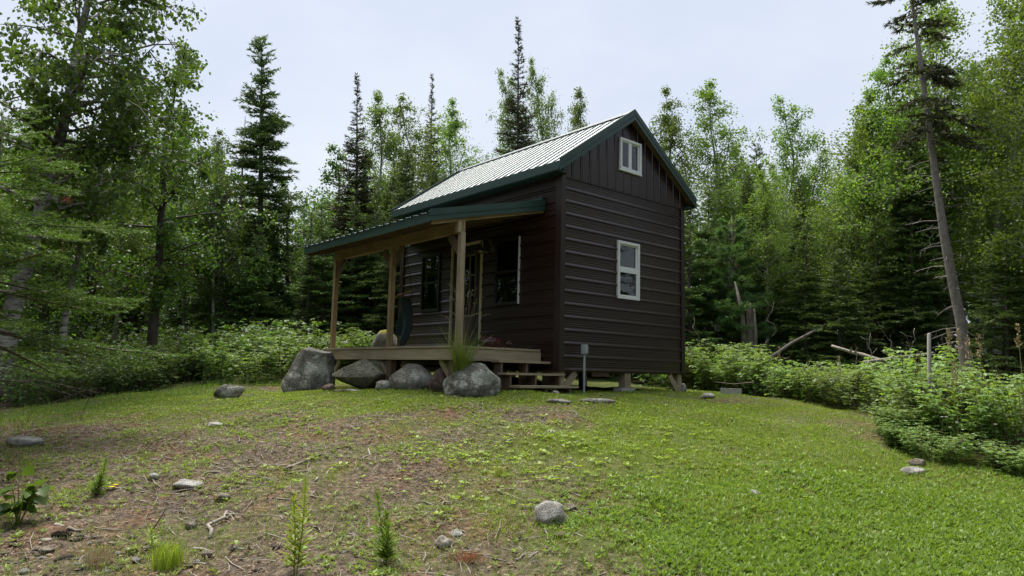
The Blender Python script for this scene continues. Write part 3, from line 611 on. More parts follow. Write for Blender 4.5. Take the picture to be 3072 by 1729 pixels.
# marker stake --------------------------------------------------------
sb_ = at(2785, 1250, 9.6); s0 = Vector((sb_.x, sb_.y, gz(sb_.x, sb_.y))); stp = at(2789, 1000, 9.6)
so_ = MB().tube([(0, 0, -.1), (0, 0, .3), (0, 0, stp.z - s0.z - .02), (0, 0, stp.z - s0.z)], [.022, .024, .024, .012], 10).build('marker_stake', M['stake'], None, True)
so_.location = s0; so_.rotation_euler = (R(1), R(2.0), 0); tag(so_, 'single grey round stake rising from the bushes at right', 'stake')

# ================================================================== ROCKS
def rock_mesh(name, mat, seed, sx, sy, sz, sub=4, rough=.16, cuts=9, taper=0, lean=0, facets=None):
    import bmesh
    rs = random.Random(seed); bm_ = bmesh.new(); bmesh.ops.create_icosphere(bm_, subdivisions=sub, radius=1)
    planes = []
    for _ in range(cuts):
        d = Vector((rs.gauss(0, 1), rs.gauss(0, 1), rs.gauss(.1, .8))).normalized(); planes.append((d, rs.uniform(.60, .88)))
    if facets: planes = [(Vector(d).normalized(), h) for d, h in facets] + planes[:4]
    off = Vector((rs.random() * 50, rs.random() * 50, rs.random() * 50))
    for v in bm_.verts:
        p = v.co.copy()
        if facets: p = Vector([math.copysign(abs(c) ** .72, c) for c in p])
        for d, h in planes:
            k = p.dot(d) - h
            if k > 0: p -= d * k * (.93 if facets else .85)
        nn = mnoise.noise(p * 1.3 + off) * rough + mnoise.noise(p * 3.1 + off) * rough * .45 + mnoise.noise(p * 7.5 + off) * rough * .16
        p *= 1 + nn
        k = 1 - taper * (p.z * .5 + .5); v.co = Vector((p.x * sx * k + lean * p.z * sz, p.y * sy * k, p.z * sz))
    me = bpy.data.meshes.new(name); bm_.to_mesh(me); bm_.free(); me.materials.append(mat)
    me.polygons.foreach_set('use_smooth', [True] * len(me.polygons)); return me
def rock(name, px0, px1, py0, py1, mat, label, cat='rock', group=None, seed=1, Y=None, sub=4, rough=.16, cuts=9, taper=0, lean=0, dep=.8, sink=.12, rz=None, tilt=0, facets=None):
    c = (px0 + px1) / 2; p = hit(c, py1 - (py1 - py0) * .04) if Y is None else at(c, py1, Y)
    if Y is not None: p.z = gz(p.x, p.y)
    Y_ = p.y; wd = (px1 - px0) / FPX * Y_; top = at(c, py0, Y_).z
    h = max(.02, top - p.z); full = h / (1 - sink); o = link(name, rock_mesh(name, M[mat], seed, wd / 2 * 1.06, wd / 2 * dep, full / 2 * 1.08, sub, rough, cuts, taper, lean, facets))
    o.location = (p.x, p.y + wd * dep * .35, top - full / 2); o.rotation_euler = (0, tilt, 0)
    return tag(o, label, cat, group)
G1 = 'boulders in front of the porch'
rock('boulder', 832, 988, 1042, 1186, 'rock_lichen', 'tallest upright boulder with pale lichen at the left end of the porch', 'boulder', G1, 21, 13.1, sub=5, rough=.10, cuts=7, dep=.75, facets=[((-.9, 0, .42), .60), ((.12, -.1, 1), .84), ((1, -.1, .12), .84), ((-.1, -1, .35), .70), ((.6, -.8, .1), .86), ((-.6, -.8, .5), .74), ((-.55, 0, .85), .86)])
rock('boulder', 984, 1142, 1077, 1178, 'rock_green', 'egg-shaped olive grey boulder propped on stones beside the tallest boulder', 'boulder', G1, 33, 12.35, sub=5, rough=.08, cuts=6, dep=.75, sink=.02, facets=[((-.55, 0, .85), .60), ((-.5, -.2, -.85), .52), ((.75, 0, .7), .80), ((.1, -.9, .5), .78), ((0, -.8, -.6), .72), ((.8, -.2, -.6), .80)])
rock('boulder', 1166, 1296, 1090, 1182, 'rock', 'rounded pale grey boulder below the middle of the porch deck', 'boulder', G1, 45, 11.7, sub=5, rough=.09, cuts=6, dep=.8, facets=[((-.75, 0, .7), .72), ((.1, 0, 1), .84), ((.8, 0, .62), .80), ((-.1, -.9, .5), .74), ((.5, -.75, .5), .82)])
rock('boulder', 1334, 1498, 1085, 1192, 'rock_lichen', 'speckled grey boulder beside the porch steps', 'boulder', G1, 57, 10.75, sub=5, rough=.11, cuts=8, dep=.75, facets=[((-.62, 0, .82), .68), ((.05, 0, 1), .86), ((.72, -.1, .7), .74), ((-.2, -.9, .45), .72), ((.55, -.8, .2), .80), ((-.8, -.5, .2), .84)])
G2 = 'smaller stones wedged among the boulders'
rock('stone', 1120, 1176, 1138, 1184, 'rock', 'small grey stone against the left of the rounded pale boulder', 'stone', G2, 5, 11.75, 3)
rock('stone', 1284, 1350, 1110, 1182, 'rock_red', 'rough reddish stone between the two grey boulders nearest the steps', 'stone', G2, 6, 11.35, 3, .22)
rock('stone', 964, 1004, 1152, 1192, 'rock_red', 'small knobbly stone under the left tip of the egg-shaped boulder', 'stone', G2, 7, 12.3, 3, .24)
rock('stone', 1028, 1082, 1168, 1190, 'rock', 'flat pale stone wedged under the egg-shaped boulder', 'stone', G2, 8, 12.05, 3)
rock('stone', 1000, 1034, 1168, 1190, 'rock_red', 'dark stone squeezed between the knobbly stone and the flat pale stone', 'stone', G2, 9, 12.2, 3)
rock('stone', 637, 727, 1153, 1198, 'rock_lichen', 'long grey log-shaped stone lying in the grass left of the boulders', 'stone', None, 14, None, 4, .14, 6, dep=.42, tilt=R(-10))
rock('boulder', 1105, 1215, 992, 1075, 'rock_moss', 'moss-topped boulder seen between the left porch posts', 'boulder', None, 15, 16.6, 3, .12, 6)
rock('stone', 2036, 2062, 1150, 1182, 'rock', 'grey stone against the right corner post of the cabin', 'stone', None, 16, 14.3, 3)
rock('stone', 2106, 2150, 1180, 1197, 'rock_white', 'low white stone in the lawn right of the cabin', 'stone', None, 17, None, 3, .1)
rock('stone', 1745, 1845, 1196, 1213, 'rock', 'long flat grey slab in the grass below the conduit', 'stone', None, 18, None, 3, .1, 6, dep=.4)
rock('stone', 1640, 1715, 1197, 1216, 'rock', 'short flat grey slab in the grass at the foot of the steps', 'stone', None, 19, None, 3, .1, 6, dep=.4)
rock('stone', 1655, 1682, 1172, 1188, 'rock', 'angular stone under the lowest porch step', 'stone', None, 20, 11.0, 3)
rock('stone', 8, 112, 1306, 1346, 'rock_white', 'flat white stone at the left edge of the clearing', 'stone', None, 22, None, 4, .1, 6, dep=.5)
rock('stone', 1602, 1702, 1512, 1588, 'rock_white', 'large rounded pale stone in the weeds of the near foreground', 'stone', None, 23, None, 4, .1, 7, dep=.8)
rock('stone', 1696, 1730, 1514, 1540, 'rock_tan', 'tan stone touching the right of the large pale stone', 'stone', None, 24, None, 3)
rock('stone', 1662, 1704, 1598, 1620, 'rock_red', 'reddish stone just below the large pale stone', 'stone', None, 25, None, 3)
rock('stone', 2738, 2788, 1374, 1408, 'rock_tan', 'pointed stone in front of the right bushes', 'stone', None, 26, None, 3)
rock('stone', 2712, 2782, 1402, 1428, 'rock_white', 'flat stone just below the pointed stone by the right bushes', 'stone', None, 27, None, 3, .1, 6, dep=.5)
rock('stone', 2244, 2288, 1472, 1492, 'rock_white', 'small white stone in the right lawn', 'stone', None, 28, None, 3, .1)
rock('stone', 505, 592, 1444, 1478, 'rock_white', 'crusted white stone beside the long grey stick', 'stone', None, 29, None, 3, .25)
rock('stone', 437, 470, 1418, 1448, 'rock_white', 'small round white stone left of the crusted stone', 'stone', None, 30, None, 3)
rock('stone', 640, 686, 1478, 1508, 'rock_tan', 'square tan stone below the crusted white stone', 'stone', None, 31, None, 3, .1, 12)
rock('stone', 548, 588, 1560, 1592, 'rock_tan', 'tan stone under the bent dry stem', 'stone', None, 32, None, 3)
rock('stone', 598, 632, 1652, 1682, 'rock_tan', 'tan stone just above the lime green grass tuft', 'stone', None, 34, None, 3)
rock('stone', 612, 668, 1268, 1284, 'rock_white', 'pale flat stone on the reddish soil', 'stone', None, 35, None, 3)
rock('stone', 1636, 1668, 1292, 1304, 'rock_white', 'small oval stone in the middle of the clearing', 'stone', None, 36, None, 3)
rock('stone', 1516, 1536, 1318, 1332, 'rock_white', 'tiny pale stone left of the small oval stone', 'stone', None, 37, None, 3)
rock('stone', 1350, 1388, 1592, 1624, 'rock_white', 'grey white stone beside the chewed wood chunk', 'stone', None, 38, None, 3)
rock('stone', 115, 150, 1617, 1634, 'rock_white', 'small pale stone beside the pine cone', 'stone', None, 39, None, 3)
rock('stone', 108, 152, 1640, 1668, 'rock_tan', 'angular tan stone in the bare lower left soil', 'stone', None, 40, None, 3)
rs = random.Random(77); pebm = [rock_mesh('pebble', M[k], 100 + i, .5, .4, .28, 2, .15, 6) for i, k in enumerate(('rock_white', 'rock_tan', 'rock', 'rock_red', 'rock_tan', 'rock_tan'))]
npb = 0
while npb < 150:
    if npb < 70: px, py = rs.uniform(0, 600), rs.uniform(1600, 1725)
    elif npb < 110: px, py = rs.uniform(0, 1500), rs.uniform(1280, 1725)
    else: px, py = rs.uniform(300, 2500), rs.uniform(1250, 1725)
    p = hit(px, py); s = rs.choice((.03, .04, .045, .055, .07)) * rs.uniform(.8, 1.3)
    o = link('pebble', rs.choice(pebm), None, (p.x, p.y, p.z + s * .05), rs.uniform(0, 6.28)); o.scale = (s, s, s * rs.uniform(.7, 1.1)); npb += 1
    tag(o, 'pebble scattered on the bare soil of the clearing', 'pebble', 'pebbles scattered on the clearing')

# ================================================================== FOLIAGE BUILDERS
def quads_from(P, D, N, ln, wd, fold=.18):
    """diamond leaves: P base (n,3), D direction, N normal-ish, ln, wd (n,)"""
    S = np.cross(D, N); S /= np.linalg.norm(S, axis=1, keepdims=True) + 1e-9; U = np.cross(S, D)
    ln = ln[:, None]; wd = wd[:, None]
    a = P; b = P + D * ln * .45 + S * wd * .5 + U * wd * fold; c = P + D * ln; d = P + D * ln * .45 - S * wd * .5 + U * wd * fold
    V = np.stack([a, b, c, d], 1).reshape(-1, 3); F = np.arange(len(P) * 4).reshape(-1, 4); return V, F
def tris_from(P, D, S, ln, wd):
    ln = ln[:, None]; wd = wd[:, None]
    V = np.stack([P - S * wd * .5, P + S * wd * .5, P + D * ln], 1).reshape(-1, 3); F = np.arange(len(P) * 3).reshape(-1, 3); return V, F
def rand_dir(rs, n):
    v = rs.normal(size=(n, 3)); return v / np.linalg.norm(v, axis=1, keepdims=True)
def leaf_cloud(rs, C, sig, per, size, droop=.5, ref=.2):
    """leaves clustered around centres C (m,3)"""
    m = len(C); cnt = np.maximum(0, per * rs.gamma(1.6, .62, m) * np.clip(sig / ref, .2, 1.1)).astype(int); P = np.repeat(C, cnt, 0); P = P + rand_dir(rs, len(P)) * (rs.rand(len(P)) ** .9 * 2.1 * np.repeat(sig, cnt))[:, None] * np.repeat(rs.uniform(.55, 1.3, (m, 3)), cnt, 0)
    D = rand_dir(rs, len(P)); D[:, 2] -= droop; D /= np.linalg.norm(D, axis=1, keepdims=True); N = rand_dir(rs, len(P)); N[:, 2] += .6
    s = size * rs.uniform(.7, 1.25, len(P)); return quads_from(P, D, N, s, s * .85)
def decid(seed, H, trunk_path, r0, crown0, rmax, nbr, per, leaf, wood_mat, leaf_mat, sub=5, up=(.5, 1.0), top_shape=.75, sig=.16, fork=0, droop=.5, azbias=None, low_twigs=0, tilt=.25):
    """broadleaf tree: returns (trunk mesh, crown mesh)"""
    rs = np.random.RandomState(seed); mb = MB(); tp = [np.array(p, float) for p in trunk_path]; m = len(tp); t_ = np.linspace(0, 1, m)
    TP = np.array(tp); pos = lambda t: np.array([np.interp(t, t_, TP[:, i]) for i in range(3)])
    K = 14; path = [pos(t) for t in np.linspace(0, 1, K)]; 
    for i in range(1, K): path[i] = path[i] + np.append(rs.normal(size=2) * .012 * H / 3, 0) * (i / K)
    PP = np.array(path); tt = np.linspace(0, 1, K); pos = lambda t: np.array([np.interp(t, tt, PP[:, i]) for i in range(3)])
    mb.tube([Vector(p) for p in path], [r0 * (1 - .93 * t) * (1.25 if i == 0 else 1) for i, t in enumerate(tt)], 10)
    C = []; S = []
    for i in range(nbr):
        t = crown0 + (1 - crown0) * (1 - (1 - min(.999, (i + rs.rand()) / nbr)) ** .72); f = (t - crown0) / (1 - crown0)
        prof = (min(1, f / .3) ** .6 * .55 + .45 if f < .3 else 1) * (1 - max(0, (f - .3) / .7) ** (1 / top_shape) * .9)
        ln = rmax * prof * rs.uniform(.45, 1.25); az = rs.uniform(0, 2 * math.pi)
        if azbias is not None and rs.rand() < .5: az = azbias + rs.normal() * .7
        el = rs.uniform(*up) * (.7 + .5 * f); p = pos(t); d = np.array([math.cos(az) * math.cos(el), math.sin(az) * math.cos(el), math.sin(el)])
        pts = [p]; q = p.copy(); dd = d.copy(); n = 5
        for k in range(n):
            dd = dd + rs.normal(size=3) * .13 + np.array([0, 0, -.10 if k > 2 else .04]) * tilt * 4; dd /= np.linalg.norm(dd); q = q + dd * ln / n; pts.append(q.copy())
        rb = max(.006, r0 * (1 - .9 * t) * .42); mb.tube([Vector(x) for x in pts], list(np.linspace(rb, .004, n + 1)), 4, False)
        for k in range(2, n + 1): C.append(pts[k]); S.append(sig * (.7 + .5 * rs.rand()) * (.45 + .55 * prof))
        for s in range(sub):
            k = rs.randint(1, n); b0 = pts[k] + (pts[k + 1] - pts[k]) * rs.rand() if k < n else pts[k]; l2 = ln * rs.uniform(.22, .5); d2 = dd * .4 + rand_dir(rs, 1)[0] * np.array([1, 1, .7]); d2 /= np.linalg.norm(d2); b1 = b0 + d2 * l2 * .5; b2 = b1 + (d2 + np.array([0, 0, -.25])) * l2 * .5
            mb.tube([Vector(b0), Vector(b1), Vector(b2)], [rb * .4, rb * .25, .003], 3, False); C += [b1, b2, (b1 + b2) / 2]; S += [sig * .8 * (.45 + .55 * prof), sig * (.45 + .55 * prof), sig * (.45 + .55 * prof)]
    C.append(pos(1.0)); S.append(sig * .4); C = np.array(C); V, F = leaf_cloud(rs, C, np.array(S), per, leaf, droop, sig)
    return mb.mesh('trunk', wood_mat, True), arr_mesh('crown', V, F, leaf_mat)
def conifer(seed, H, rbase, z0, wood_mat, leaf_mat, r0=.12, power=.85, step=.2, nper=5, droop=.35, needle=(.06, .016), spacing=.034, twl=.36, top_tuft=0, gap=0, dead=0, spire=1.0, path=None, lift=.22, radf=None, keep_dead_frac=1.0, ntw=.085, perpt=2):
    """spruce or fir: trunk plus whorled branches carrying needle sprays"""
    rs = np.random.RandomState(seed); mb = MB(); segP = []; segD = []; segL = []
    if path is None: path = [(0, 0, 0), (rs.normal() * .04, rs.normal() * .04, H * .5), (0, 0, H)]
    PP = np.array(path, float); zz = PP[:, 2]; pos = lambda z: np.array([np.interp(z, zz, PP[:, 0]), np.interp(z, zz, PP[:, 1]), z])
    K = 12; mb.tube([Vector(pos(H * k / K)) for k in range(K + 1)], [max(.006, r0 * (1 - k / K) ** .85) * (1.2 if k == 0 else 1) for k in range(K + 1)], 9)
    z = z0
    while z < H - .06:
        t = (H - z) / (H - z0); Rz = rbase * t ** power if radf is None else radf(z)
        nb_ = max(3, int(nper * (1 if t > .25 else .8)))
        for i in range(nb_):
            if gap and rs.rand() < gap: continue
            az = rs.uniform(0, 2 * math.pi); Rb = max(.07, Rz * rs.uniform(.62, 1.15)); p = pos(z + rs.uniform(-.5, .5) * step)
            hd_ = np.array([math.cos(az), math.sin(az), 0]); n = max(3, int(Rb / .16)); s = np.linspace(0, 1, n + 1)
            up_ = lift * 2.2 * (1 - t) + .9 * max(0, .22 - t) * 3; vert = Rb * (up_ * s - droop * t * (s * 1.3 - .42 * s ** 3) + rs.normal() * .11 * s)
            pts = p + hd_ * (Rb * s)[:, None]; pts[:, 2] += vert; side = np.array([-hd_[1], hd_[0], 0]); pts += side * (rs.normal() * .12 * Rb * s ** 2)[:, None]
            mb.tube([Vector(x) for x in pts[::max(1, n // 4)]] + [Vector(pts[-1])], list(np.linspace(max(.004, .012 * Rb), .003, len(pts[::max(1, n // 4)]) + 1)), 3, False)
            seg = pts[1:] - pts[:-1]; sl = np.linalg.norm(seg, axis=1); a0 = 1 if n > 4 else 0
            for k in range(a0, n): segP.append(pts[k]); segD.append(seg[k] / sl[k]); segL.append(sl[k])
            nt = int(Rb / ntw)
            for q in range(nt):
                f = .14 + .84 * (q + rs.rand()) / max(1, nt); b0 = np.array([np.interp(f, s, pts[:, c]) for c in range(3)]); sg = 1 if q % 2 else -1
                l2 = min(.55, twl * Rb) * (1.05 - .75 * f) * rs.uniform(.7, 1.2) + .05; ang = R(rs.uniform(38, 62)); d2 = hd_ * math.cos(ang) + side * sg * math.sin(ang); d2[2] += -.22 * droop * 2 * t + rs.normal() * .12 + .25 * (1 - t); d2 /= np.linalg.norm(d2)
                segP.append(b0); segD.append(d2); segL.append(l2)
                if l2 > .2:
                    for w_ in range(int(l2 / .11)):
                        g_ = (w_ + .7) * .11 / l2
                        if g_ > .95: break
                        d3 = d2 * .7 + np.array([-d2[1], d2[0], -.1]) * (1 if w_ % 2 else -1) * .7; d3 /= np.linalg.norm(d3); segP.append(b0 + d2 * l2 * g_); segD.append(d3); segL.append(.12 * (1.1 - g_) + .03)
        z += step * rs.uniform(.7, 1.3) * (.55 + .6 * t)
    P0 = np.array(segP); D0 = np.array(segD); L0 = np.array(segL); cnt = np.maximum(1, (L0 / spacing).astype(int)) * perpt; ix = np.repeat(np.arange(len(P0)), cnt); f = rs.rand(len(ix))
    P = P0[ix] + D0[ix] * (L0[ix] * f)[:, None]; rd = rand_dir(rs, len(ix)); perp = rd - D0[ix] * (rd * D0[ix]).sum(1, keepdims=True); perp /= np.linalg.norm(perp, axis=1, keepdims=True) + 1e-9; perp[:, 2] *= .7
    D = D0[ix] * .75 + perp * .75; D /= np.linalg.norm(D, axis=1, keepdims=True); S = np.cross(D, rand_dir(rs, len(ix))); S /= np.linalg.norm(S, axis=1, keepdims=True) + 1e-9
    V, F = tris_from(P, D, S, needle[0] * rs.uniform(.7, 1.2, len(ix)), np.full(len(ix), needle[1]))
    # dead bare twigs on the lower trunk
    for i in range(dead):
        zd = rs.uniform(.06 * H, max(z0, .3 * H)); az = rs.uniform(0, 6.28); ln = rs.uniform(.3, 1.0) * rbase * .8; p = pos(zd); d = np.array([math.cos(az), math.sin(az), rs.uniform(-.35, .1)])
        q1 = p + d * ln * .5; q2 = p + d * ln + np.array([0, 0, -.12 * ln]); mb.tube([Vector(p), Vector(q1), Vector(q2)], [.011, .007, .003], 3, False)
        for _ in range(3): e_ = q1 + (q2 - q1) * rs.rand(); mb.tube([Vector(e_), Vector(e_ + rand_dir(rs, 1)[0] * ln * .25)], [.004, .002], 3, False)
    return mb.mesh('trunk', wood_mat, True), arr_mesh('crown', V, F, leaf_mat)
def pine(seed, H, rbase, z0):
    rs = np.random.RandomState(seed); mb = MB(); mb.tube([(0, 0, 0), (.03, 0, H * .5), (0, 0, H)], [.10, .06, .01], 9); C = []; DD = []
    z = z0
    while z < H - .1:
        t = (H - z) / (H - z0); Rz = rbase * (t ** .7) * (1 if t < .8 else 1 - (t - .8) * 1.5)
        for i in range(6):
            az = rs.uniform(0, 6.28); Rb = Rz * rs.uniform(.6, 1.15) + .12; hd_ = np.array([math.cos(az), math.sin(az), 0]); p = np.array([0, 0, z + rs.uniform(-.08, .08)]); n = 7; s = np.linspace(0, 1, n); pts = p + hd_ * (Rb * s)[:, None]; pts[:, 2] += Rb * (.18 * s + (.35 * (1 - t)) * s + .12 * s ** 2)
            mb.tube([Vector(x) for x in pts[::2]], [.016, .012, .008, .004], 4, False); side = np.array([-hd_[1], hd_[0], 0])
            for q in range(int(Rb / .055)):
                f = .3 + .7 * rs.rand(); b0 = np.array([np.interp(f, s, pts[:, c]) for c in range(3)]); l2 = rs.uniform(.08, .3) * (1.2 - .5 * f) * min(1.3, Rb); d2 = hd_ * rs.uniform(.3, 1) + side * rs.choice([-1, 1]) * rs.uniform(.3, 1) + np.array([0, 0, rs.uniform(.0, .7)]); d2 /= np.linalg.norm(d2)
                for g_ in np.arange(.3, 1.01, .35): C.append(b0 + d2 * l2 * g_); DD.append(d2)
        for _ in range(2): C.append(np.array([0, 0, z])); DD.append(np.array([0, 0, 1.]))
        z += rs.uniform(.22, .36)
    C = np.array(C); DD = np.array(DD); per = 13; P = np.repeat(C, per, 0); D = np.repeat(DD, per, 0) * .9 + rand_dir(rs, len(P)) * .9; D /= np.linalg.norm(D, axis=1, keepdims=True); S = np.cross(D, rand_dir(rs, len(P))); S /= np.linalg.norm(S, axis=1, keepdims=True) + 1e-9
    V, F = tris_from(P, D, S, rs.uniform(.10, .16, len(P)), np.full(len(P), .016)); return mb.mesh('trunk', M['bark_spruce'], True), arr_mesh('crown', V, F, M['pine'])

PROTO = {}
def proto(kind, H, meshes): PROTO.setdefault(kind, []).append((H, meshes))
for i in range(5):
    rs = np.random.RandomState(200 + i); H = 10.0; tp = [(0, 0, 0), (rs.normal() * .12, rs.normal() * .12, H * .4), (rs.normal() * .25, rs.normal() * .25, H * .75), (rs.normal() * .3, rs.normal() * .3, H)]
    proto('aspen', H, decid(210 + i, H, tp, .085, .18 + .05 * (i % 3), 1.75 + .25 * (i % 2), 54, 17, .066, M['bark_aspen'], M['aspen'], 6, (.35, .95), 1.0, .22))
proto('spruce', 10, conifer(301, 10, 1.2, 1.5, M['bark_spruce'], M['spruce'], .12, .55, .17, 6, .62, (.11, .034), .032, .42, gap=.30, dead=14))
proto('spruce', 10, conifer(302, 10, 1.4, 1.0, M['bark_spruce'], M['spruce'], .11, .7, .18, 6, .5, (.11, .034), .032, .4, gap=.1, dead=10))
proto('blackspruce', 12, conifer(311, 12, 1.25, 1.2, M['bark_spruce'], M['blackspruce'], .1, 1.05, .17, 6, .3, (.10, .032), .036, .36, gap=.08, dead=12))
proto('blackspruce', 12, conifer(312, 12, 1.75, .8, M['bark_spruce'], M['blackspruce'], .1, 1.2, .17, 6, .3, (.10, .032), .036, .36, gap=.08, dead=12))
proto('darkfir', 6, conifer(321, 6, 1.3, .35, M['bark_spruce'], M['darkfir'], .07, .8, .18, 6, .22, (.09, .03), .030, .4, gap=.05, dead=4))
proto('darkfir', 6, conifer(322, 6, 1.1, .45, M['bark_spruce'], M['darkfir'], .07, .8, .18, 6, .18, (.09, .03), .030, .4, gap=.1, dead=4))
proto('pine', 5.5, pine(331, 5.5, 1.35, .5))
for i in range(2):
    rs = np.random.RandomState(240 + i); H = 8.0; tp = [(0, 0, 0), (rs.normal() * .2, rs.normal() * .2, H * .5), (rs.normal() * .4, rs.normal() * .4, H)]
    proto('broadleaf', H, decid(250 + i, H, tp, .10, .14, 2.1, 48, 14, .08, M['bark_dark'], M['maple'], 6, (.2, .8), .7, .2))
def tree(kind, idx, x, y, H, label, cat='tree', group=None, rz=0, wide=1.0, name=None, lean=(0, 0)):
    H0, (tm, cm) = PROTO[kind][idx]; s = H / H0; names = {'aspen': 'aspen_tree', 'spruce': 'spruce_tree', 'blackspruce': 'black_spruce_tree', 'darkfir': 'fir_tree', 'pine': 'pine_tree', 'broadleaf': 'broadleaf_tree'}
    e = empty(name or names[kind], (x, y, gz(x, y) - .05), rz); e.scale = (s * wide, s * wide, s); e.rotation_euler = (lean[0], lean[1], rz); link('trunk', tm, e); link('crown', cm, e); return tag(e, label, cat, group)
def ptree(kind, idx, px, Y, pytop, label, group=None, rz=0., wide=1.0, pxtop=None):
    p = at(px, 1100, Y); g = gz(p.x, p.y); top = at(pxtop or px, pytop, Y); H = top.z - g; ly = math.atan2(top.x - p.x, H)
    return tree(kind, idx, p.x, p.y, H, label, 'tree', group, rz if abs(ly) < .02 else 0, wide, lean=(0, ly))
# --- trees one can point at
ptree('spruce', 0, 775, 22, 100, 'tall dark spruce with drooping limbs standing alone against the sky at left', rz=2.1, wide=1.12, pxtop=786)
ptree('blackspruce', 1, 1072, 21.5, 218, 'dense dark spruce with bare tip just left of the cabin roof', rz=.6, wide=1.25)
ptree('blackspruce', 0, 1297, 25, 222, 'slim dark spruce spire behind the left end of the cabin roof', rz=1.1)
ptree('blackspruce', 1, 1555, 23.5, 52, 'tallest narrow spruce spire rising behind the middle of the cabin roof', rz=2.4, wide=1.15)
AG = 'aspens behind the cabin'
ptree('aspen', 0, 1130, 23.5, 275, 'light green aspen directly right of the dense dark spruce', AG, 1.0)
ptree('aspen', 1, 1215, 24, 288, 'light green aspen with a pale trunk between the dense spruce and the slim spire', AG, 2.0)
ptree('aspen', 2, 1368, 26, 300, 'light green aspen just right of the slim spruce spire', AG, 3.0)
ptree('aspen', 3, 1500, 27, 210, 'aspen whose leaves show left of the tallest spruce spire', AG, .4, .62)
ptree('aspen', 4, 1606, 27, 175, 'aspen whose leaves show right of the tallest spruce spire', AG, 4.2, .62)
ptree('aspen', 0, 1735, 26, 262, 'airy aspen top rising above the middle of the roof ridge', AG, 5.1, .8)
ptree('aspen', 2, 2000, 24, 285, 'aspen just right of the roof peak', AG, 2.5)
ptree('aspen', 1, 2150, 23, 248, 'full aspen crown right of the gable against the sky', AG, .9, 1.1)
ptree('aspen', 3, 2330, 25, 292, 'aspen with the pointed top left of the sky gap at right', AG, 1.9, 1.0)
ptree('aspen', 4, 2425, 25, 455, 'low aspen at the bottom of the sky gap at right', AG, .2, 1.0)
ptree('aspen', 0, 2560, 20, 270, 'yellow green aspen rising from the right side of the sky gap', 'aspens at right', 3.3, 1.25, pxtop=2600)
ptree('aspen', 1, 2680, 19, 175, 'aspen behind the leaning bare-trunked spruce', 'aspens at right', 4.4, 1.1)
ptree('aspen', 2, 2850, 18.5, -60, 'tall aspen just right of the leaning bare-trunked spruce', 'aspens at right', 5.2, 1.05, pxtop=2830)
ptree('aspen', 3, 2990, 17.5, -40, 'tall aspen second from the right edge', 'aspens at right', 1.6, 1.15)
ptree('aspen', 4, 3100, 15, -120, 'tall aspen at the right edge of the photograph', 'aspens at right', 2.6, 1.0, pxtop=3080)
ptree('pine', 0, 2195, 19.5, 640, 'soft light green young pine beside the right corner of the cabin', None, 0, 1.05)
ptree('pine', 0, 2300, 21, 655, 'young pine standing second to the right of the cabin', None, 2.2, 1.0)
FG = 'dark firs beside the cabin'
ptree('darkfir', 0, 2075, 19.5, 560, 'dark fir half hidden by the right corner of the cabin', FG, 1, 1.1)
ptree('darkfir', 1, 2420, 19, 650, 'dark fir right of the young pines', FG, 2, 1.2)
ptree('darkfir', 0, 2520, 18, 740, 'low spreading dark fir with tiered branches above the fallen logs', FG, 3, 1.5)
ptree('darkfir', 1, 2630, 18.5, 640, 'dark fir left of the leaning bare-trunked spruce', FG, 4, 1.2)
ptree('darkfir', 0, 3020, 15.5, 640, 'dark fir near the right edge', FG, 5, 1.25)
ptree('darkfir', 1, 2760, 18, 700, 'dark fir behind the leaning bare-trunked spruce', FG, 5.6, 1.1)
ptree('darkfir', 0, 965, 20, 600, 'dark fir between the lone spruce and the porch posts', 'dark firs left of the porch', .5, 1.35)
ptree('darkfir', 1, 1130, 20.5, 560, 'dark fir seen between the left and middle porch posts', 'dark firs left of the porch', 1.5, 1.35)
ptree('broadleaf', 0, 880, 23, 535, 'bushy green tree right of the lone spruce', None, .7, 1.2)
ptree('broadleaf', 1, 985, 25, 430, 'bushy green tree left of the dense dark spruce', None, 1.7, 1.1)
ptree('broadleaf', 0, 690, 21, 470, 'bushy green tree left of the lone spruce', None, 2.9, 1.15)
ptree('aspen', 4, 640, 20, 400, 'thin airy aspen left of the lone spruce', None, .9, .9)
ptree('aspen', 2, 560, 21, 330, 'aspen behind the dark-trunked tree at left', None, 2.9, 1.1)
# --- custom trees at the left
def custom(name, base, meshes, label):
    e = empty(name, base); link('trunk', meshes[0], e); link('crown', meshes[1], e); return tag(e, label, 'tree')
def pxpath(pts, Y, base):
    return [at(px, py, Y + dy) - base for px, py, dy in pts]
b0 = at(-5, 1190, 13.4); b0.z = gz(b0.x, b0.y) - .1
pp = pxpath([(30, 960, 0), (105, 700, 0), (170, 450, 0), (222, 200, 0), (262, 20, 0), (300, -200, .2), (330, -480, .4)], 13.4, b0)
custom('birch_tree', b0, decid(401, 10, [(0, 0, 0)] + pp, .19, .28, 2.6, 64, 15, .098, M['bark_birch'], M['birch'], 7, (-.15, .6), .6, .17, azbias=.1, droop=.9, tilt=.45), 'big leaning white birch with broad leafy limbs at the left edge')
b1 = at(168, 1150, 14.6); b1.z = gz(b1.x, b1.y) - .1
pp = pxpath([(185, 1040, 0), (210, 880, 0), (240, 740, 0), (285, 540, 0), (355, 400, 0), (440, 300, .1), (500, 190, .2)], 14.6, b1)
custom('birch_tree', b1, decid(402, 7, [(0, 0, 0)] + pp, .085, .42, 1.35, 34, 8, .075, M['bark_birch'], M['birch'], 6, (.0, .7), .7, .16), 'slender curved birch leaning right beside the big birch')
b2 = at(448, 1130, 17); b2.z = gz(b2.x, b2.y) - .1
pp = pxpath([(462, 960, 0), (482, 720, 0), (490, 520, 0), (510, 350, .1), (540, 140, .2)], 17, b2)
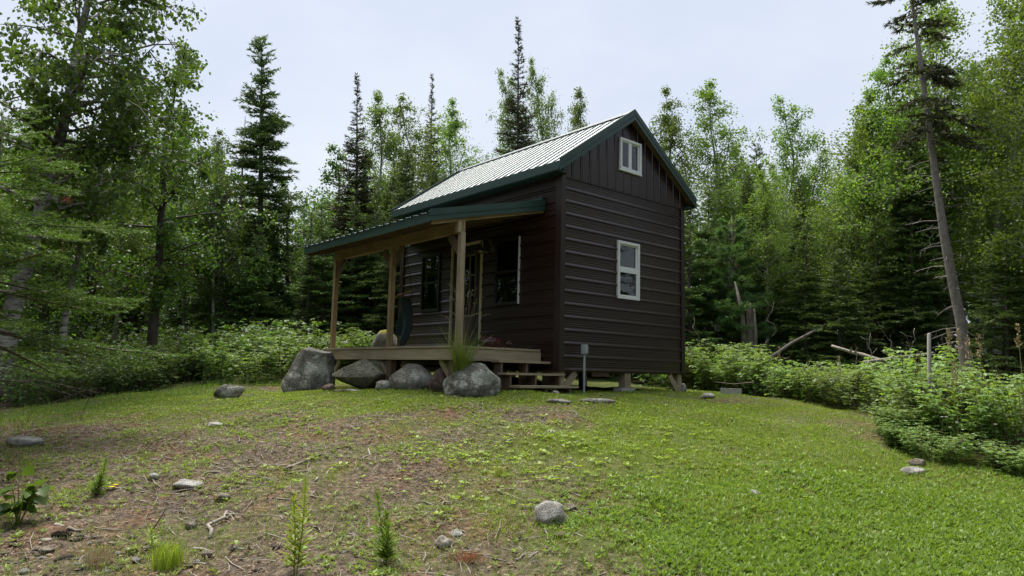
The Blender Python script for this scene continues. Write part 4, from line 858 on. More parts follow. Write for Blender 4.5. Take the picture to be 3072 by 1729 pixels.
custom('dark_trunk_tree', b2, decid(403, 9, [(0, 0, 0)] + pp, .14, .22, 1.75, 56, 9, .085, M['bark_dark'], M['maple'], 7, (-.25, .75), .7, .19), 'dark-trunked leafy tree left of the lone spruce')
# near fir reaching in from the left edge
f0 = at(-95, 1250, 8.2); f0.z = gz(f0.x, f0.y) - .05
fm = conifer(411, 4.1, 2.25, 1.35, M['bark_spruce'], M['fir'], .09, .55, .30, 6, .14, (.045, .013), .011, .36, gap=.22, dead=8, lift=.10, ntw=.075, perpt=2)
fo = custom('fir_tree', f0, fm, 'bright green near fir with layered branches at the left edge')
rsn = np.random.RandomState(9); P = []; 
for (px, py) in ((182, 752), (200, 598)):
    c = np.array(at(px, py, 8.4) - f0); P.append(np.repeat(c[None], 46, 0))
P = np.concatenate(P); D = rand_dir(rsn, len(P)); D[:, 2] -= .4; D /= np.linalg.norm(D, axis=1, keepdims=True); S = np.cross(D, rand_dir(rsn, len(P))); S /= np.linalg.norm(S, axis=1, keepdims=True)
V, F = tris_from(P, D, S, rsn.uniform(.05, .11, len(P)), np.full(len(P), .007)); link('dead_sprig', arr_mesh('dead_sprig', V, F, M['rust']), fo)['label'] = 'rust-coloured dead needle sprigs'
# leaning bare-trunked spruce at right
s0 = at(2900, 1060, 15); s0.z = gz(s0.x, s0.y) - .1; pp = pxpath([(2890, 1000, 0), (2855, 830, 0), (2828, 680, 0), (2792, 420, 0), (2757, 150, 0), (2732, -20, 0), (2715, -160, 0), (2700, -300, 0)], 15, s0); Hs = pp[-1].z
def rf(z): return .95 * min(1, max(0, (Hs - z) / 3.0)) ** .6 if z > Hs * .52 else .5
sm_ = conifer(421, Hs, .95, Hs * .50, M['bark_snag'], M['blackspruce'], .125, 1, .34, 5, .75, (.11, .034), .026, .42, gap=.55, dead=60, path=[(0, 0, 0)] + [tuple(p) for p in pp], radf=rf, lift=.05)
custom('leaning_spruce', s0, sm_, 'tall leaning spruce with long bare grey trunk and sparse dark top at right')
# dead thin snag against the sky
d0 = at(683, 1090, 21.5); d0.z = gz(d0.x, d0.y); hd0 = at(684, 348, 21.5).z - d0.z; sn_ = MB(); sn_.tube([(0, 0, 0), (.05, 0, hd0 * .6), (0, 0, hd0)], [.07, .045, .008], 7); rs = np.random.RandomState(5)
for i in range(26):
    z = hd0 * rs.uniform(.45, .99); a = rs.uniform(0, 6.28); ln = rs.uniform(.15, .5); sn_.tube([(0, 0, z), (math.cos(a) * ln * .6, math.sin(a) * ln * .6, z + .05), (math.cos(a) * ln, math.sin(a) * ln, z - .06)], [.012, .008, .003], 3, False)
so2 = sn_.build('dead_snag', M['bark_snag'], None, True); so2.location = d0; tag(so2, 'thin dead snag with stubby twigs poking into the sky left of the lone spruce', 'snag')
# --- crowded woods behind: shared kinds, heights kept under the skyline of the clearing
SKY = np.array([(-400, 150), (0, 300), (300, 420), (560, 470), (650, 560), (880, 590), (1000, 520), (1150, 420), (1300, 420), (1420, 460), (1700, 480), (1950, 420), (2150, 400), (2330, 430), (2450, 540), (2530, 470), (2620, 330), (2800, 250), (3072, 120), (3500, 60)], float)
rng = random.Random(31); placed = []
LBL = {'aspen': ('slender pale-stemmed aspen crowded among the woods', 'aspens crowded in the woods'), 'spruce': ('dark spruce crowded among the woods', 'spruces crowded in the woods'), 'blackspruce': ('narrow dark black spruce crowded among the woods', 'black spruces crowded in the woods'), 'darkfir': ('low dark fir in the understory of the woods', 'firs in the understory'), 'broadleaf': ('bushy broadleaf tree crowded among the woods', 'broadleaf trees crowded in the woods')}
tries = 0
while len(placed) < 225 and tries < 6000:
    tries += 1; px = rng.uniform(-350, 3420); far = rng.random(); lo = 19.5 if px < 400 or 560 < px < 2500 else 17.5
    if px < 400: lo = 15
    if px > 2600: lo = 18
    Y = lo + (rng.random() ** 1.1) * 20; p = at(px, 1100, Y)
    lx = (p - C0).dot(CU); ly = (p - C0).dot(CV)
    if -3.5 < lx < W + 1.5 and -3 < ly < L + 2: continue
    if any((p.x - q[0]) ** 2 + (p.y - q[1]) ** 2 < .9 for q in placed): continue
    placed.append((p.x, p.y)); r_ = rng.random()
    left = px < 800
    kind = 'darkfir' if r_ < .34 else 'aspen' if r_ < .66 else 'broadleaf' if r_ < (.86 if left else .76) else 'spruce' if r_ < .95 else 'blackspruce'
    ytop = float(np.interp(px, SKY[:, 0], SKY[:, 1])) + rng.uniform(0, 150)
    H = at(px, ytop, Y).z - gz(p.x, p.y)
    H = min(H, {'darkfir': rng.uniform(3.5, 6.5), 'aspen': 15, 'broadleaf': 11, 'spruce': 13, 'blackspruce': 14}[kind])
    if H < 2.5: continue
    plc = ' left of the lone spruce' if px < 780 else ' between the lone spruce and the cabin' if px < 1250 else ' behind the cabin' if px < 2060 else ' right of the cabin' if px < 2640 else ' at the far right'
    tree(kind, rng.randrange(len(PROTO[kind])), p.x, p.y, H, LBL[kind][0] + plc, 'tree', LBL[kind][1] + plc, rng.uniform(0, 6.28), rng.uniform(.9, 1.25))
# woods on the near side of the clearing (mirrored in the panes, shading the walls from the low sky)
for k in range(130):
    a_ = R(rng.uniform(43, 317)); d_ = rng.uniform(13, 24); x_, y_ = math.sin(a_) * d_, math.cos(a_) * d_ + (2 if math.cos(a_) < 0 else 0)
    kind = rng.choice(('aspen', 'darkfir', 'spruce', 'broadleaf', 'aspen', 'darkfir')); tree(kind, rng.randrange(len(PROTO[kind])), x_, y_, rng.uniform(5, 7) if kind == 'darkfir' else rng.uniform(9, 12), 'tree on the near side of the clearing, mirrored in the window panes', 'tree', 'trees mirrored in the panes', rng.uniform(0, 6.28), rng.uniform(1, 1.3))
# far mass of the woods
rs = np.random.RandomState(8); n_ = 70000; az = rs.uniform(-.95, .95, n_); dist = rs.uniform(38, 47, n_); X = np.sin(az) * dist; Yy = np.cos(az) * dist
hgt = (7.4 + 3.2 * fract_noise(X, Yy, .5, 4) + 1.6 * np.abs(az)); P = np.stack([X, Yy, 1.2 + hgt * rs.rand(n_) ** .8], 1); D = rand_dir(rs, n_); N = rand_dir(rs, n_); s_ = rs.uniform(.14, .28, n_)
V, F = quads_from(P, D, N, s_, s_ * .8); fw_ = link('far_woods', arr_mesh('far_woods', V, F, M['shadeleaf'])); tag(fw_, 'far mass of green woods closing the view behind the trees', 'woods', kind='stuff')

# ================================================================== SHRUBS
def leaflets(rs, base, az, el, size, nl=3):
    """compound leaf: list of (base, dir, normal, len, wid)"""
    out = []; d = np.array([math.cos(az) * math.cos(el), math.sin(az) * math.cos(el), math.sin(el)]); sd = np.array([-math.sin(az), math.cos(az), 0]); up = np.cross(sd, d) * -1
    if up[2] < 0: up = -up
    out.append((base + d * size * .35, d, up, size, size * .68))
    for s in (1, -1):
        dd = d * .45 + sd * s * .9; dd /= np.linalg.norm(dd); out.append((base + d * size * .25, dd, up, size * .85, size * .58))
    return out
def bush(seed, rad, h, ncane, nleaf, size, leaf_mat, stem_mat, compound=True, arch=.5):
    rs = np.random.RandomState(seed); mb = MB(); LV = []
    for i in range(ncane):
        az = rs.uniform(0, 6.28); b_ = np.array([math.cos(az), math.sin(az), 0]) * rad * .55 * math.sqrt(rs.rand()); hh = h * rs.uniform(.6, 1.08); out = rad * rs.uniform(.15, .75); a2 = az + rs.normal() * .7
        s = np.linspace(0, 1, 6); pts = b_ + np.stack([math.cos(a2) * out * s ** 1.6, math.sin(a2) * out * s ** 1.6, hh * (s * (1 + arch * .5) - arch * .5 * s ** 2.5)], 1); pts[0, 2] = -.06; mb.tube([Vector(p) for p in pts], list(np.linspace(.006, .0025, 6)), 4, False)
        for k in range(nleaf):
            f = .06 + .94 * rs.rand() ** .85; p = np.array([np.interp(f, s, pts[:, c]) for c in range(3)]); a3 = rs.uniform(0, 6.28); p = p + np.array([math.cos(a3), math.sin(a3), .1]) * rs.uniform(.02, .10)
            sz = size * rs.uniform(.7, 1.2) * (1.1 - .3 * f)
            if compound: LV += leaflets(rs, p, a3, rs.uniform(-.5, .25), sz)
            else:
                el = rs.uniform(-.6, .3); d = np.array([math.cos(a3) * math.cos(el), math.sin(a3) * math.cos(el), math.sin(el)]); LV.append((p, d, np.array([rs.normal() * .3, rs.normal() * .3, 1]), sz * 1.2, sz * .8))
    P = np.array([q[0] for q in LV]); D = np.array([q[1] for q in LV]); N = np.array([q[2] for q in LV]) + rs.normal(size=(len(LV), 3)) * .22; ln = np.array([q[3] for q in LV]); wd = np.array([q[4] for q in LV])
    # ovate leaflet: two quads folded on the midrib, drooping tip
    S = np.cross(D, N); S /= np.linalg.norm(S, axis=1, keepdims=True) + 1e-9; U = np.cross(S, D); l_ = ln[:, None]; w_ = wd[:, None]
    a = P; m1 = P + D * l_ * .5 + U * l_ * .03; tip = P + D * l_ - U * l_ * .16; r1 = P + D * l_ * .38 + S * w_ * .5 + U * w_ * .12; l1 = P + D * l_ * .38 - S * w_ * .5 + U * w_ * .12
    V = np.stack([a, r1, tip, l1, m1], 1).reshape(-1, 3); k = np.arange(len(P))[:, None] * 5; F = np.concatenate([k + np.array([[0, 1, 2, 4]]), k + np.array([[0, 4, 2, 3]])], 0)
    return mb.mesh('stems', stem_mat, True), arr_mesh('leaves', V, F, leaf_mat)
BUSH = [bush(500 + i, .58, 1.0, 24, 24, .085, M['bramble'], M['twig']) for i in range(4)]
SHADE = [bush(520 + i, .6, .8, 20, 17, .085, M['shadeleaf'], M['twig'], i % 2 == 0) for i in range(3)]
def put_bush(src, x, y, s, sz, label, group, name, r_):
    e = empty(name, (x, y, gz(x, y)), r_.uniform(0, 6.28)); e.scale = (s, s, sz); link('stems', src[0], e); link('leaves', src[1], e); tag(e, label, 'bush', group)
r_ = random.Random(12)
def band(line, rows, drow, step, hpx, srcs, label, group, name, hs=1.0, skip=0.0):
    """bushes along a foot line given where it meets the ground, with rows behind"""
    for j in range(rows):
        for (p0, p1) in zip(line[:-1], line[1:]):
            a = hit(*p0) if len(p0) == 2 else at(*p0); b_ = hit(*p1) if len(p1) == 2 else at(*p1); ln = (b_ - a).length; nn = max(1, int(ln / step))
            for k in range(nn):
                t = (k + r_.uniform(.1, .9)) / nn; q = a.lerp(b_, t); d = q.copy(); d.z = 0; d.normalize(); q = q + d * (.42 + j * drow + r_.uniform(-.12, .12)); s = r_.uniform(.85, 1.15) * min(1, hs + .25)
                if r_.random() < skip: continue
                put_bush(srcs[r_.randrange(len(srcs))], q.x, q.y, s, hs * r_.uniform(.62, 1.2), label, group, name, r_)
band([(2030, 1160, 17.4), (2180, 1160, 16.0), (2330, 1160, 14.4)], 4, .75, .55, 0, BUSH + SHADE[:2], 'leafy raspberry bush in the thicket at the right rear corner of the cabin', 'raspberry thicket by the rear corner of the cabin', 'raspberry_bush', 1.0)
band([(2330, 1160, 14.2), (2450, 1200, 12.8), (2580, 1240, 11.7), (2710, 1270, 10.9)], 4, .75, .55, 0, BUSH + SHADE[:2], 'leafy raspberry bush in the low thicket before the fallen logs', 'low raspberry thicket before the fallen logs', 'raspberry_bush', .74, .12)
band([(-90, 1200, 11.2), (140, 1200, 12.2), (330, 1180, 13.4), (520, 1150, 15.4)], 2, .8, .6, 0, SHADE, 'shaded leafy bush in front of the left birches', 'bushes before the left birches', 'leafy_bush', 1.0, .35)
band([(2740, 1288), (2800, 1352), (2930, 1385), (3120, 1408)], 4, .66, .5, 0, BUSH, 'leafy raspberry bush in the tall thicket at the right edge', 'raspberry thicket at the right edge', 'raspberry_bush', .98, .06)
band([(2690, 1318), (2740, 1395), (2900, 1430), (3100, 1462)], 2, .35, .30, 0, BUSH, 'low leafy raspberry shoot at the foot of the tall thicket at the right edge', 'low shoots before the right thicket', 'raspberry_bush', .36)
band([(440, 1168), (540, 1150), (640, 1128), (760, 1105), (850, 1092)], 3, .8, .65, 0, BUSH, 'leafy bush on the slope left of the porch', 'bushes on the slope left of the porch', 'leafy_bush', .85, .2)
band([(-40, 1212), (150, 1203), (330, 1188), (470, 1165), (560, 1145)], 4, .8, .65, 0, SHADE, 'shaded leafy bush at the foot of the left woods', 'bushes under the left woods', 'leafy_bush', 1.1)
for k in range(22):                                                  # growth behind the cabin, seen under the floor and between the posts
    q = cw(r_.uniform(-3.2, 4.6), L + r_.uniform(1.0, 3.2)); put_bush(BUSH[k % 4], q.x, q.y, 1, r_.uniform(.7, 1), 'leafy bush behind the cabin', 'bushes behind the cabin', 'leafy_bush', r_)
for k in range(64):
    px = r_.uniform(-150, 1000) if k % 2 else r_.uniform(-100, 3200); Y = r_.uniform(16, 23); p = at(px, 1100, Y)
    lx = (p - C0).dot(CU); ly = (p - C0).dot(CV)
    if -3 < lx < W + 1 and -2 < ly < L + 1: continue
    put_bush(SHADE[k % 3], p.x, p.y, 1.4, 1.5, 'tall leafy shrub in the shade of the woods', 'shrubs in the woods', 'understory_shrub', r_)
# ================================================================== DEAD WOOD
def log(name, p, q, r0, r1, label, cat, mat='deadwood', stubs=0, seed=1, bend=.05):
    rs = np.random.RandomState(seed); p = Vector(p); q = Vector(q); n = 7; mb = MB(); pts = []
    for i in range(n): t = i / (n - 1); pts.append((q - p) * t + Vector((rs.normal(), rs.normal(), rs.normal())) * bend * (q - p).length * .12 * math.sin(math.pi * t))
    mb.tube(pts, list(np.linspace(r0, r1, n)), 8)
    for i in range(stubs):
        t = rs.uniform(.2, .95); c = (q - p) * t; d = Vector(rand_dir(rs, 1)[0]); d.z = abs(d.z); l_ = rs.uniform(.1, .45); mb.tube([c, c + d * l_ * .5, c + d * l_ + Vector((0, 0, .05))], [r1 * .5, r1 * .35, .003], 4, False)
    o = mb.build(name, M[mat], None, True); o.location = p; return tag(o, label, cat)
a = at(2175, 1050, 18.2); a.z = gz(a.x, a.y) + .25; b_ = at(2475, 975, 18.2); log('fallen_log', a, b_, .055, .035, 'long slanting fallen log in front of the dark firs right of the cabin', 'log', 'bark_snag', 3, 1)
a = at(2495, 1038, 15.3); b_ = at(2690, 1098, 14.3); log('fallen_log', a, b_, .03, .05, 'bleached log sloping down into the brush pile', 'log', 'deadwood', 2, 2)
a = at(2590, 1088, 14.5); b_ = at(2800, 1060, 14.3); log('fallen_log', a, b_, .04, .03, 'thin bleached log lying across the brush pile', 'log', 'deadwood', 4, 3)
# broken stump with two shards
p0 = at(2248, 1030, 18.6); p0.z = gz(p0.x, p0.y); k0 = at(2248, 925, 18.6).z - p0.z; t0 = at(2205, 845, 18.6) - p0
e = empty('broken_stump', p0); tag(e, 'splintered grey broken stump with one tall leaning shard right of the cabin', 'stump')
MB().tube([(0, 0, -.05), (0, 0, k0 * .6), (.03, 0, k0), (.05, 0, k0 + .15)], [.13, .10, .085, .02], 10).build('stump', M['bark_spruce'], e, True); MB().tube([(-.12, 0, k0 * .5), (-.18, 0, k0 * .95), t0], [.08, .06, .02], 7).build('shard', M['bark_snag'], e, True)
MB().tube([(.1, 0, .0), (.16, 0, k0 * .7), (.14, 0, k0 * 1.02)], [.08, .06, .02], 7).build('shard', M['bark_snag'], e, True)
# brush pile
rs = np.random.RandomState(6); mb = MB(); c0 = at(2640, 1100, 14.6); c0.z = gz(c0.x, c0.y)
for i in range(420):
    p = np.array([rs.normal() * 1.0, rs.normal() * .45, abs(rs.normal()) * .33]); d = rand_dir(rs, 1)[0] * np.array([1, .6, .5]); l_ = rs.uniform(.3, 1.0); q = p + d * l_; q[2] = abs(q[2]); mid = (p + q) / 2 + rs.normal(size=3) * .05; r1 = rs.uniform(.003, .011); mb.tube([Vector(p), Vector(mid), Vector(q)], [r1, r1 * .8, r1 * .4], 4, False)
bpile = mb.build('brush_pile', M['twig'], None, True); bpile.location = c0; tag(bpile, 'grey tangle of dead branches piled behind the raspberry thicket', 'brush pile', kind='stuff')
for i, (px, py0, py1, Y, ln) in enumerate(((2590, 1105, 1000, 14.2, .9), (2690, 1085, 1020, 14, .7), (2722, 1060, 985, 14.4, .6), (2105, 1060, 950, 17.5, .6), (2300, 1040, 905, 18, .8))):
    a = at(px, py0, Y); b_ = at(px + (-1) ** i * 22, py1, Y); log('dead_branch', a, b_, .014, .004, ['forked bleached branch sticking up left in the brush pile', 'bent bleached branch sticking up in the middle of the brush pile', 'shaggy dead branch sticking up right in the brush pile', 'thin dead stem standing by the right corner of the cabin', 'thin crooked dead stem right of the broken stump'][i], 'branch', 'deadwood', 4, 40 + i, .8)
# sticks on the ground
STK = [((612, 1432), (735, 1412), .012, 'long grey stick lying level in the middle of the bare soil'), ((735, 1412), (845, 1398), .010, 'dark end of stick continuing right of the long grey stick'), ((850, 1420), (955, 1372), .014, 'grey stick slanting up to the right on the bare soil'), ((755, 1424), (930, 1418), .009, 'thin straight stick under the slanting stick'), ((455, 1388), (525, 1382), .012, 'short pale stick left of centre on the reddish soil'), ((945, 1452), (985, 1418), .011, 'short dead stick beside the tall weed'), ((628, 1628), (680, 1540), .017, 'forked bleached stick standing out in the left foreground'), ((165, 1582), (250, 1600), .018, 'thick grey stick in front of the leafy sapling'), ((112, 1635), (272, 1620), .006, 'thin pale twig beside the pine cone'), ((95, 1508), (215, 1498), .009, 'pale stick below the sawdust patch at left'), ((318, 1480), (385, 1470), .013, 'grey stick beside the yellow flowers'), ((1082, 1388), (1140, 1345), .010, 'slanting stick near the centre of the clearing'), ((1295, 1540), (1360, 1510), .007, 'thin stick in the weeds left of the large pale stone'), ((580, 1652), (760, 1660), .012, 'dark stick across the near foreground'), ((1550, 1690), (1580, 1680), .012, 'short white stick at the bottom edge'), ((1585, 1686), (1612, 1672), .012, 'second short white stick at the bottom edge')]
for i, (p, q, r0, lb) in enumerate(STK):
    a = hit(*p); b_ = hit(*q); a.z += r0; b_.z += r0; log('stick', a, b_, r0, r0 * .55, lb, 'stick', 'deadwood', 1 if i % 3 == 0 else 0, 60 + i, .5)
a = hit(455, 1560 + 40); t1 = at(508, 1512, a.y); b_ = hit(620, 1590); mb = MB(); mb.tube([Vector((0, 0, 0)), (t1 - a) * .5, t1 - a, (t1 - a) * .4 + (b_ - a) * .6, b_ - a], [.006, .005, .005, .004, .003], 5); o = mb.build('dry_weed', M['twig'], None, True); o.location = a; tag(o, 'bent dry weed stem arching over the left foreground', 'weed')
p = hit(1330, 1650); o = link('wood_chunk', rock_mesh('wood_chunk', M['deadwood'], 71, .055, .04, .06, 3, .5, 5)); o.location = (p.x, p.y, p.z + .03); tag(o, 'chewed bleached wood chunk in the near foreground', 'wood')
def cone_obj(px, py, label, rz):
    p = hit(px, py); mb = MB(); n = 9
    for i in range(n):
        t = i / (n - 1); rr = .022 * math.sin(math.pi * (.12 + .8 * t)) ** .7
        for j in range(8): az = 2 * math.pi * j / 8 + i * .4; c = Vector((t * .13, math.cos(az) * rr * .5, math.sin(az) * rr * .5)); d = Vector((.012, math.cos(az) * rr, math.sin(az) * rr)); s = Vector((0, -math.sin(az), math.cos(az))) * .008; k = len(mb.v); mb.v += [tuple(c - s), tuple(c + s), tuple(c + d + s * .8), tuple(c + d - s * .8)]; mb.f.append((k, k + 1, k + 2, k + 3))
    mb.tube([(0, 0, 0), (.065, 0, 0), (.13, 0, 0)], [.008, .012, .004], 6); o = mb.build('pine_cone', M['bark_dark']); o.location = (p.x, p.y, p.z + .02); o.rotation_euler.z = rz; tag(o, label, 'pine cone')
cone_obj(152, 1622, 'long dark pine cone beside the small pale stone', .15); cone_obj(160, 1700, 'dark pine cone lying at the bottom left', 1.0)
# ================================================================== WEEDS AND GRASS AS THINGS
def weed(name, px, pyb, pyt, label, seed, leaf=.055, mat='weed', n=46, stems=1):
    p = hit(px, pyb); H = at(px, pyt, p.y).z - p.z; rs = np.random.RandomState(seed); e = empty(name, p); tag(e, label, 'plant'); sm2 = MB(); P = []; D = []
    for s in range(stems):
        ox = np.array([rs.normal() * .03, rs.normal() * .03, 0]) * (stems > 1); hh = H * (1 if s == 0 else rs.uniform(.5, .85)); top = ox * 2 + np.array([rs.normal() * .03, 0, hh]); sm2.tube([Vector(ox), Vector((ox + top) / 2 + np.array([.01, 0, 0])), Vector(top)], [.005, .004, .002], 5, False)
        for i in range(n):
            f = .1 + .9 * (i + .5) / n; a = i * 2.4 + rs.normal() * .2; P.append(ox + (top - ox) * f); el = .45 + .8 * f ** 3; D.append([math.cos(a) * math.cos(el), math.sin(a) * math.cos(el), math.sin(el)])
    P = np.array(P); D = np.array(D); f = np.tile((np.arange(n) + .5) / n, stems); ln = leaf * (1.5 - .85 * f) * rs.uniform(.8, 1.2, len(P)); N = np.tile(np.array([[0, 0, 1.]]), (len(P), 1)) + rs.normal(size=(len(P), 3)) * .2
    V, F = quads_from(P, D, N, ln, ln * .24, .3); sm2.build('stem', M[mat], e); link('leaves', arr_mesh('leaves', V, F, M[mat]), e)
weed('tall_weed', 868, 1745, 1446, 'tallest upright narrow-leaved weed in the left foreground', 1, .085, 'limeweed', 70, 2)
weed('tall_weed', 1158, 1700, 1478, 'upright narrow-leaved weed right of the tallest weed', 2, .085, 'weed', 60, 3)
weed('tall_weed', 268, 1490, 1378, 'small upright weed at far left behind the yellow flowers', 3, .07, 'weed', 60, 2)
weed('tall_weed', 455, 1650, 1575, 'thin green weed above the lime grass tuft', 4, .05, 'limeweed', 26)
for i, (px, pb, pt) in enumerate(((2790, 1335, 1210), (2870, 1330, 1150), (2935, 1330, 1180))):
    weed('tall_weed', px, pb, pt, ['tall narrow-leaved weed left in the right thicket', 'tall narrow-leaved weed in the middle of the right thicket', 'tall narrow-leaved weed right in the right thicket'][i], 30 + i, .09, 'limeweed', 60)
# dry flower spikes over the right thicket
for i, (px, py, Y) in enumerate(((2856, 990, 9.4), (2885, 988, 9.6), (2912, 1008, 9.2), (2945, 1004, 9.3), (3066, 975, 9.2), (2868, 1085, 9.0), (2520, 1068, 13.6), (2340, 1040, 15.6))):
    b_ = at(px, 1200, Y); z_ = gz(b_.x, b_.y); H = at(px, py, Y).z - z_; e = empty('dry_flower_spike', (b_.x, b_.y, z_)); tag(e, ['leftmost tan seed spike above the right thicket', 'tan seed spike in front of the leaning trunk', 'short tan seed spike right of the leaning trunk', 'widest tan seed spike in the right thicket', 'tan seed spike at the right edge', 'low tan seed spike behind the stake', 'tan seed spike in the low thicket before the brush pile', 'tan seed spike below the slanting log'][i], 'plant')
    rs = np.random.RandomState(700 + i); mb = MB(); mb.tube([(0, 0, 0), (.02, 0, H * .6), (0, 0, H)], [.006, .005, .002], 5, False); k_ = 70; f = rs.uniform(.0, 1, k_); hh = min(.32, H * .4); a = rs.uniform(0, 6.28, k_); r1 = .045 * (1 - f * .8) * rs.rand(k_)
    P = np.stack([np.cos(a) * r1, np.sin(a) * r1, H - hh * (1 - f)], 1); D = np.stack([np.cos(a), np.sin(a), np.full(k_, 1.1)], 1); D /= np.linalg.norm(D, axis=1, keepdims=True); V, F = quads_from(P, D, rand_dir(rs, k_), np.full(k_, .035), np.full(k_, .016)); mb.build('stem', M['straw'], e); link('seeds', arr_mesh('seeds', V, F, M['straw']), e)['kind'] = 'stuff'
# sapling at left edge
p = hit(52, 1585); rs = np.random.RandomState(15); e = empty('leafy_sapling', p); tag(e, 'small sapling with big drooping dark green leaves at the lower left edge', 'sapling'); H = at(52, 1392, p.y).z - p.z; mb = MB(); P = []; D = []
for s in range(5):
    a = rs.uniform(0, 6.28); top = np.array([math.cos(a) * .16, math.sin(a) * .1, H * rs.uniform(.6, 1)]); mb.tube([Vector((0, 0, -.03)), Vector(top * .5 + np.array([0, 0, .04])), Vector(top)], [.007, .005, .003], 5, False)
    for i in range(8):
        f = rs.uniform(.25, 1); c = top * f + np.array([0, 0, .03]); b2_ = rs.uniform(0, 6.28); P.append(c + np.array([math.cos(b2_), math.sin(b2_), 0]) * .04); D.append([math.cos(b2_), math.sin(b2_), -.55])
P = np.array(P); D = np.array(D); D /= np.linalg.norm(D, axis=1, keepdims=True); N = np.tile([[0, 0, 1.]], (len(P), 1)) + rs.normal(size=(len(P), 3)) * .3; ln = rs.uniform(.08, .135, len(P)); S = np.cross(D, N); S /= np.linalg.norm(S, axis=1, keepdims=True); U = np.cross(S, D); l_ = ln[:, None]
V = np.stack([P, P + D*l_*.15 + S*l_*.34, P + D*l_*.45 + S*l_*.45 + U*l_*.08, P + D*l_ - U*l_*.12, P + D*l_*.45 - S*l_*.45 + U*l_*.08, P + D*l_*.15 - S*l_*.34, P + D*l_*.45 - U*l_*.04], 1).reshape(-1, 3); k = np.arange(len(P))[:, None] * 7
F = np.concatenate([k + np.array([[0, 1, 2, 6]]), k + np.array([[6, 2, 3, 3]])[:, :4] * 1, k + np.array([[0, 6, 4, 5]])], 0)
F3 = np.concatenate([k + np.array([[q]])[0] for q in ([0, 1, 6], [1, 2, 6], [2, 3, 6], [3, 4, 6], [4, 5, 6], [5, 0, 6])], 0)
mb.build('stems', M['weed'], e); link('leaves', arr_mesh('leaves', V, F3, M['maple'], True), e)
# blades helper
def blades(rs, P, h, w, bendv, lean=None):
    n = len(P); az = rs.uniform(0, 2 * np.pi, n); d = np.stack([np.cos(az), np.sin(az), np.zeros(n)], 1); az2 = az + rs.normal(0, .9, n) + np.pi / 2; s = np.stack([np.cos(az2), np.sin(az2), np.zeros(n)], 1); h = h[:, None]; w = w[:, None]; bv = bendv[:, None]; up = np.array([[0, 0, 1.]])
    m1 = P + up * h * .55 + d * h * bv * .28; tip = P + up * h * (1 - .35 * bv) + d * h * bv
    V = np.stack([P - s * w * .5, P + s * w * .5, m1 + s * w * .42, m1 - s * w * .42, tip], 1).reshape(-1, 3); k = np.arange(n)[:, None] * 5
    F = np.concatenate([k + np.array([[0, 1, 2]]), k + np.array([[0, 2, 3]]), k + np.array([[3, 2, 4]])], 0); return V, F
def tuft(name, px, py, n, h, rad, mat, label, seed, w=.005, seeds=0, Y=None):
    p = hit(px, py) if Y is None else at(px, py, Y); p.z = gz(p.x, p.y); rs = np.random.RandomState(seed); a = rs.uniform(0, 6.28, n); r = rad * np.sqrt(rs.rand(n)); P = np.stack([np.cos(a) * r, np.sin(a) * r, np.full(n, -.01)], 1)
    V, F = blades(rs, P, h * rs.uniform(.5, 1.1, n), np.full(n, w), rs.uniform(.08, .6, n)); e = empty(name, p); tag(e, label, 'grass tuft'); link('blades', arr_mesh('blades', V, F, M[mat]), e)
    if seeds:
        mb = MB(); C = []
        for i in range(seeds):
            b2_ = rs.uniform(0, 6.28); hh = h * rs.uniform(1.0, 1.45); sp_ = rs.uniform(.12, .38); pts = [Vector((0, 0, 0)), Vector((math.cos(b2_) * sp_ * .3, math.sin(b2_) * sp_ * .3, hh * .65)), Vector((math.cos(b2_) * sp_ * .7, math.sin(b2_) * sp_ * .7, hh * .95)), Vector((math.cos(b2_) * sp_ * 1.15, math.sin(b2_) * sp_ * 1.15, hh * .98))]
            mb.tube(pts, [.0022, .002, .0015, .001], 3, False)
            for q in range(9): C.append(np.array(pts[2].lerp(pts[3], q / 8)))
        C = np.array(C); D = rand_dir(rs, len(C)); V, F = quads_from(C, D, rand_dir(rs, len(C)), np.full(len(C), .028), np.full(len(C), .007)); mb.build('stalks', M['straw'], e); link('seed_heads', arr_mesh('seed_heads', V, F, M['straw']), e)['kind'] = 'stuff'
tuft('grass_tuft', 1384, 1140, 230, 1.2, .07, 'weed', 'tall green seeding grass tuft growing up against the right front porch post', 3, .011, 22, 10.95)
tuft('grass_tuft', 500, 1712, 190, .24, .10, 'limeweed', 'lime green grass tuft at the bottom left', 4, .006)
tuft('grass_tuft', 435, 1372, 120, .10, .14, 'weed', 'rounded grass tuft on the reddish soil left of centre', 5, .004)
tuft('grass_tuft', 720, 1352, 150, .10, .20, 'weed', 'wide low grass tuft right of the rounded tuft', 6, .004)
tuft('grass_tuft', 105, 1402, 150, .14, .20, 'weed', 'grass tuft behind the lower left sapling', 7, .004)
tuft('grass_tuft', 300, 1700, 130, .26, .09, 'straw', 'tuft of dry brown grass in the bottom left', 8, .003)
tuft('grass_tuft', 1500, 1430, 60, .13, .05, 'limeweed', 'small lime grass tuft near the centre', 9, .005)
# ferny rust clump
p = hit(1400, 1700); e = empty('rusty_needle_clump', p); tag(e, 'clump of rust-brown fallen pine needles at the bottom centre', 'needle clump'); rs = np.random.RandomState(6); n = 160; P = np.stack([rs.normal(size=n) * .07, rs.normal(size=n) * .05, rs.rand(n) * .02], 1); V, F = blades(rs, P, rs.uniform(.04, .12, n), np.full(n, .003), rs.uniform(.5, 1.2, n)); link('needles', arr_mesh('needles', V, F, M['rust']), e)
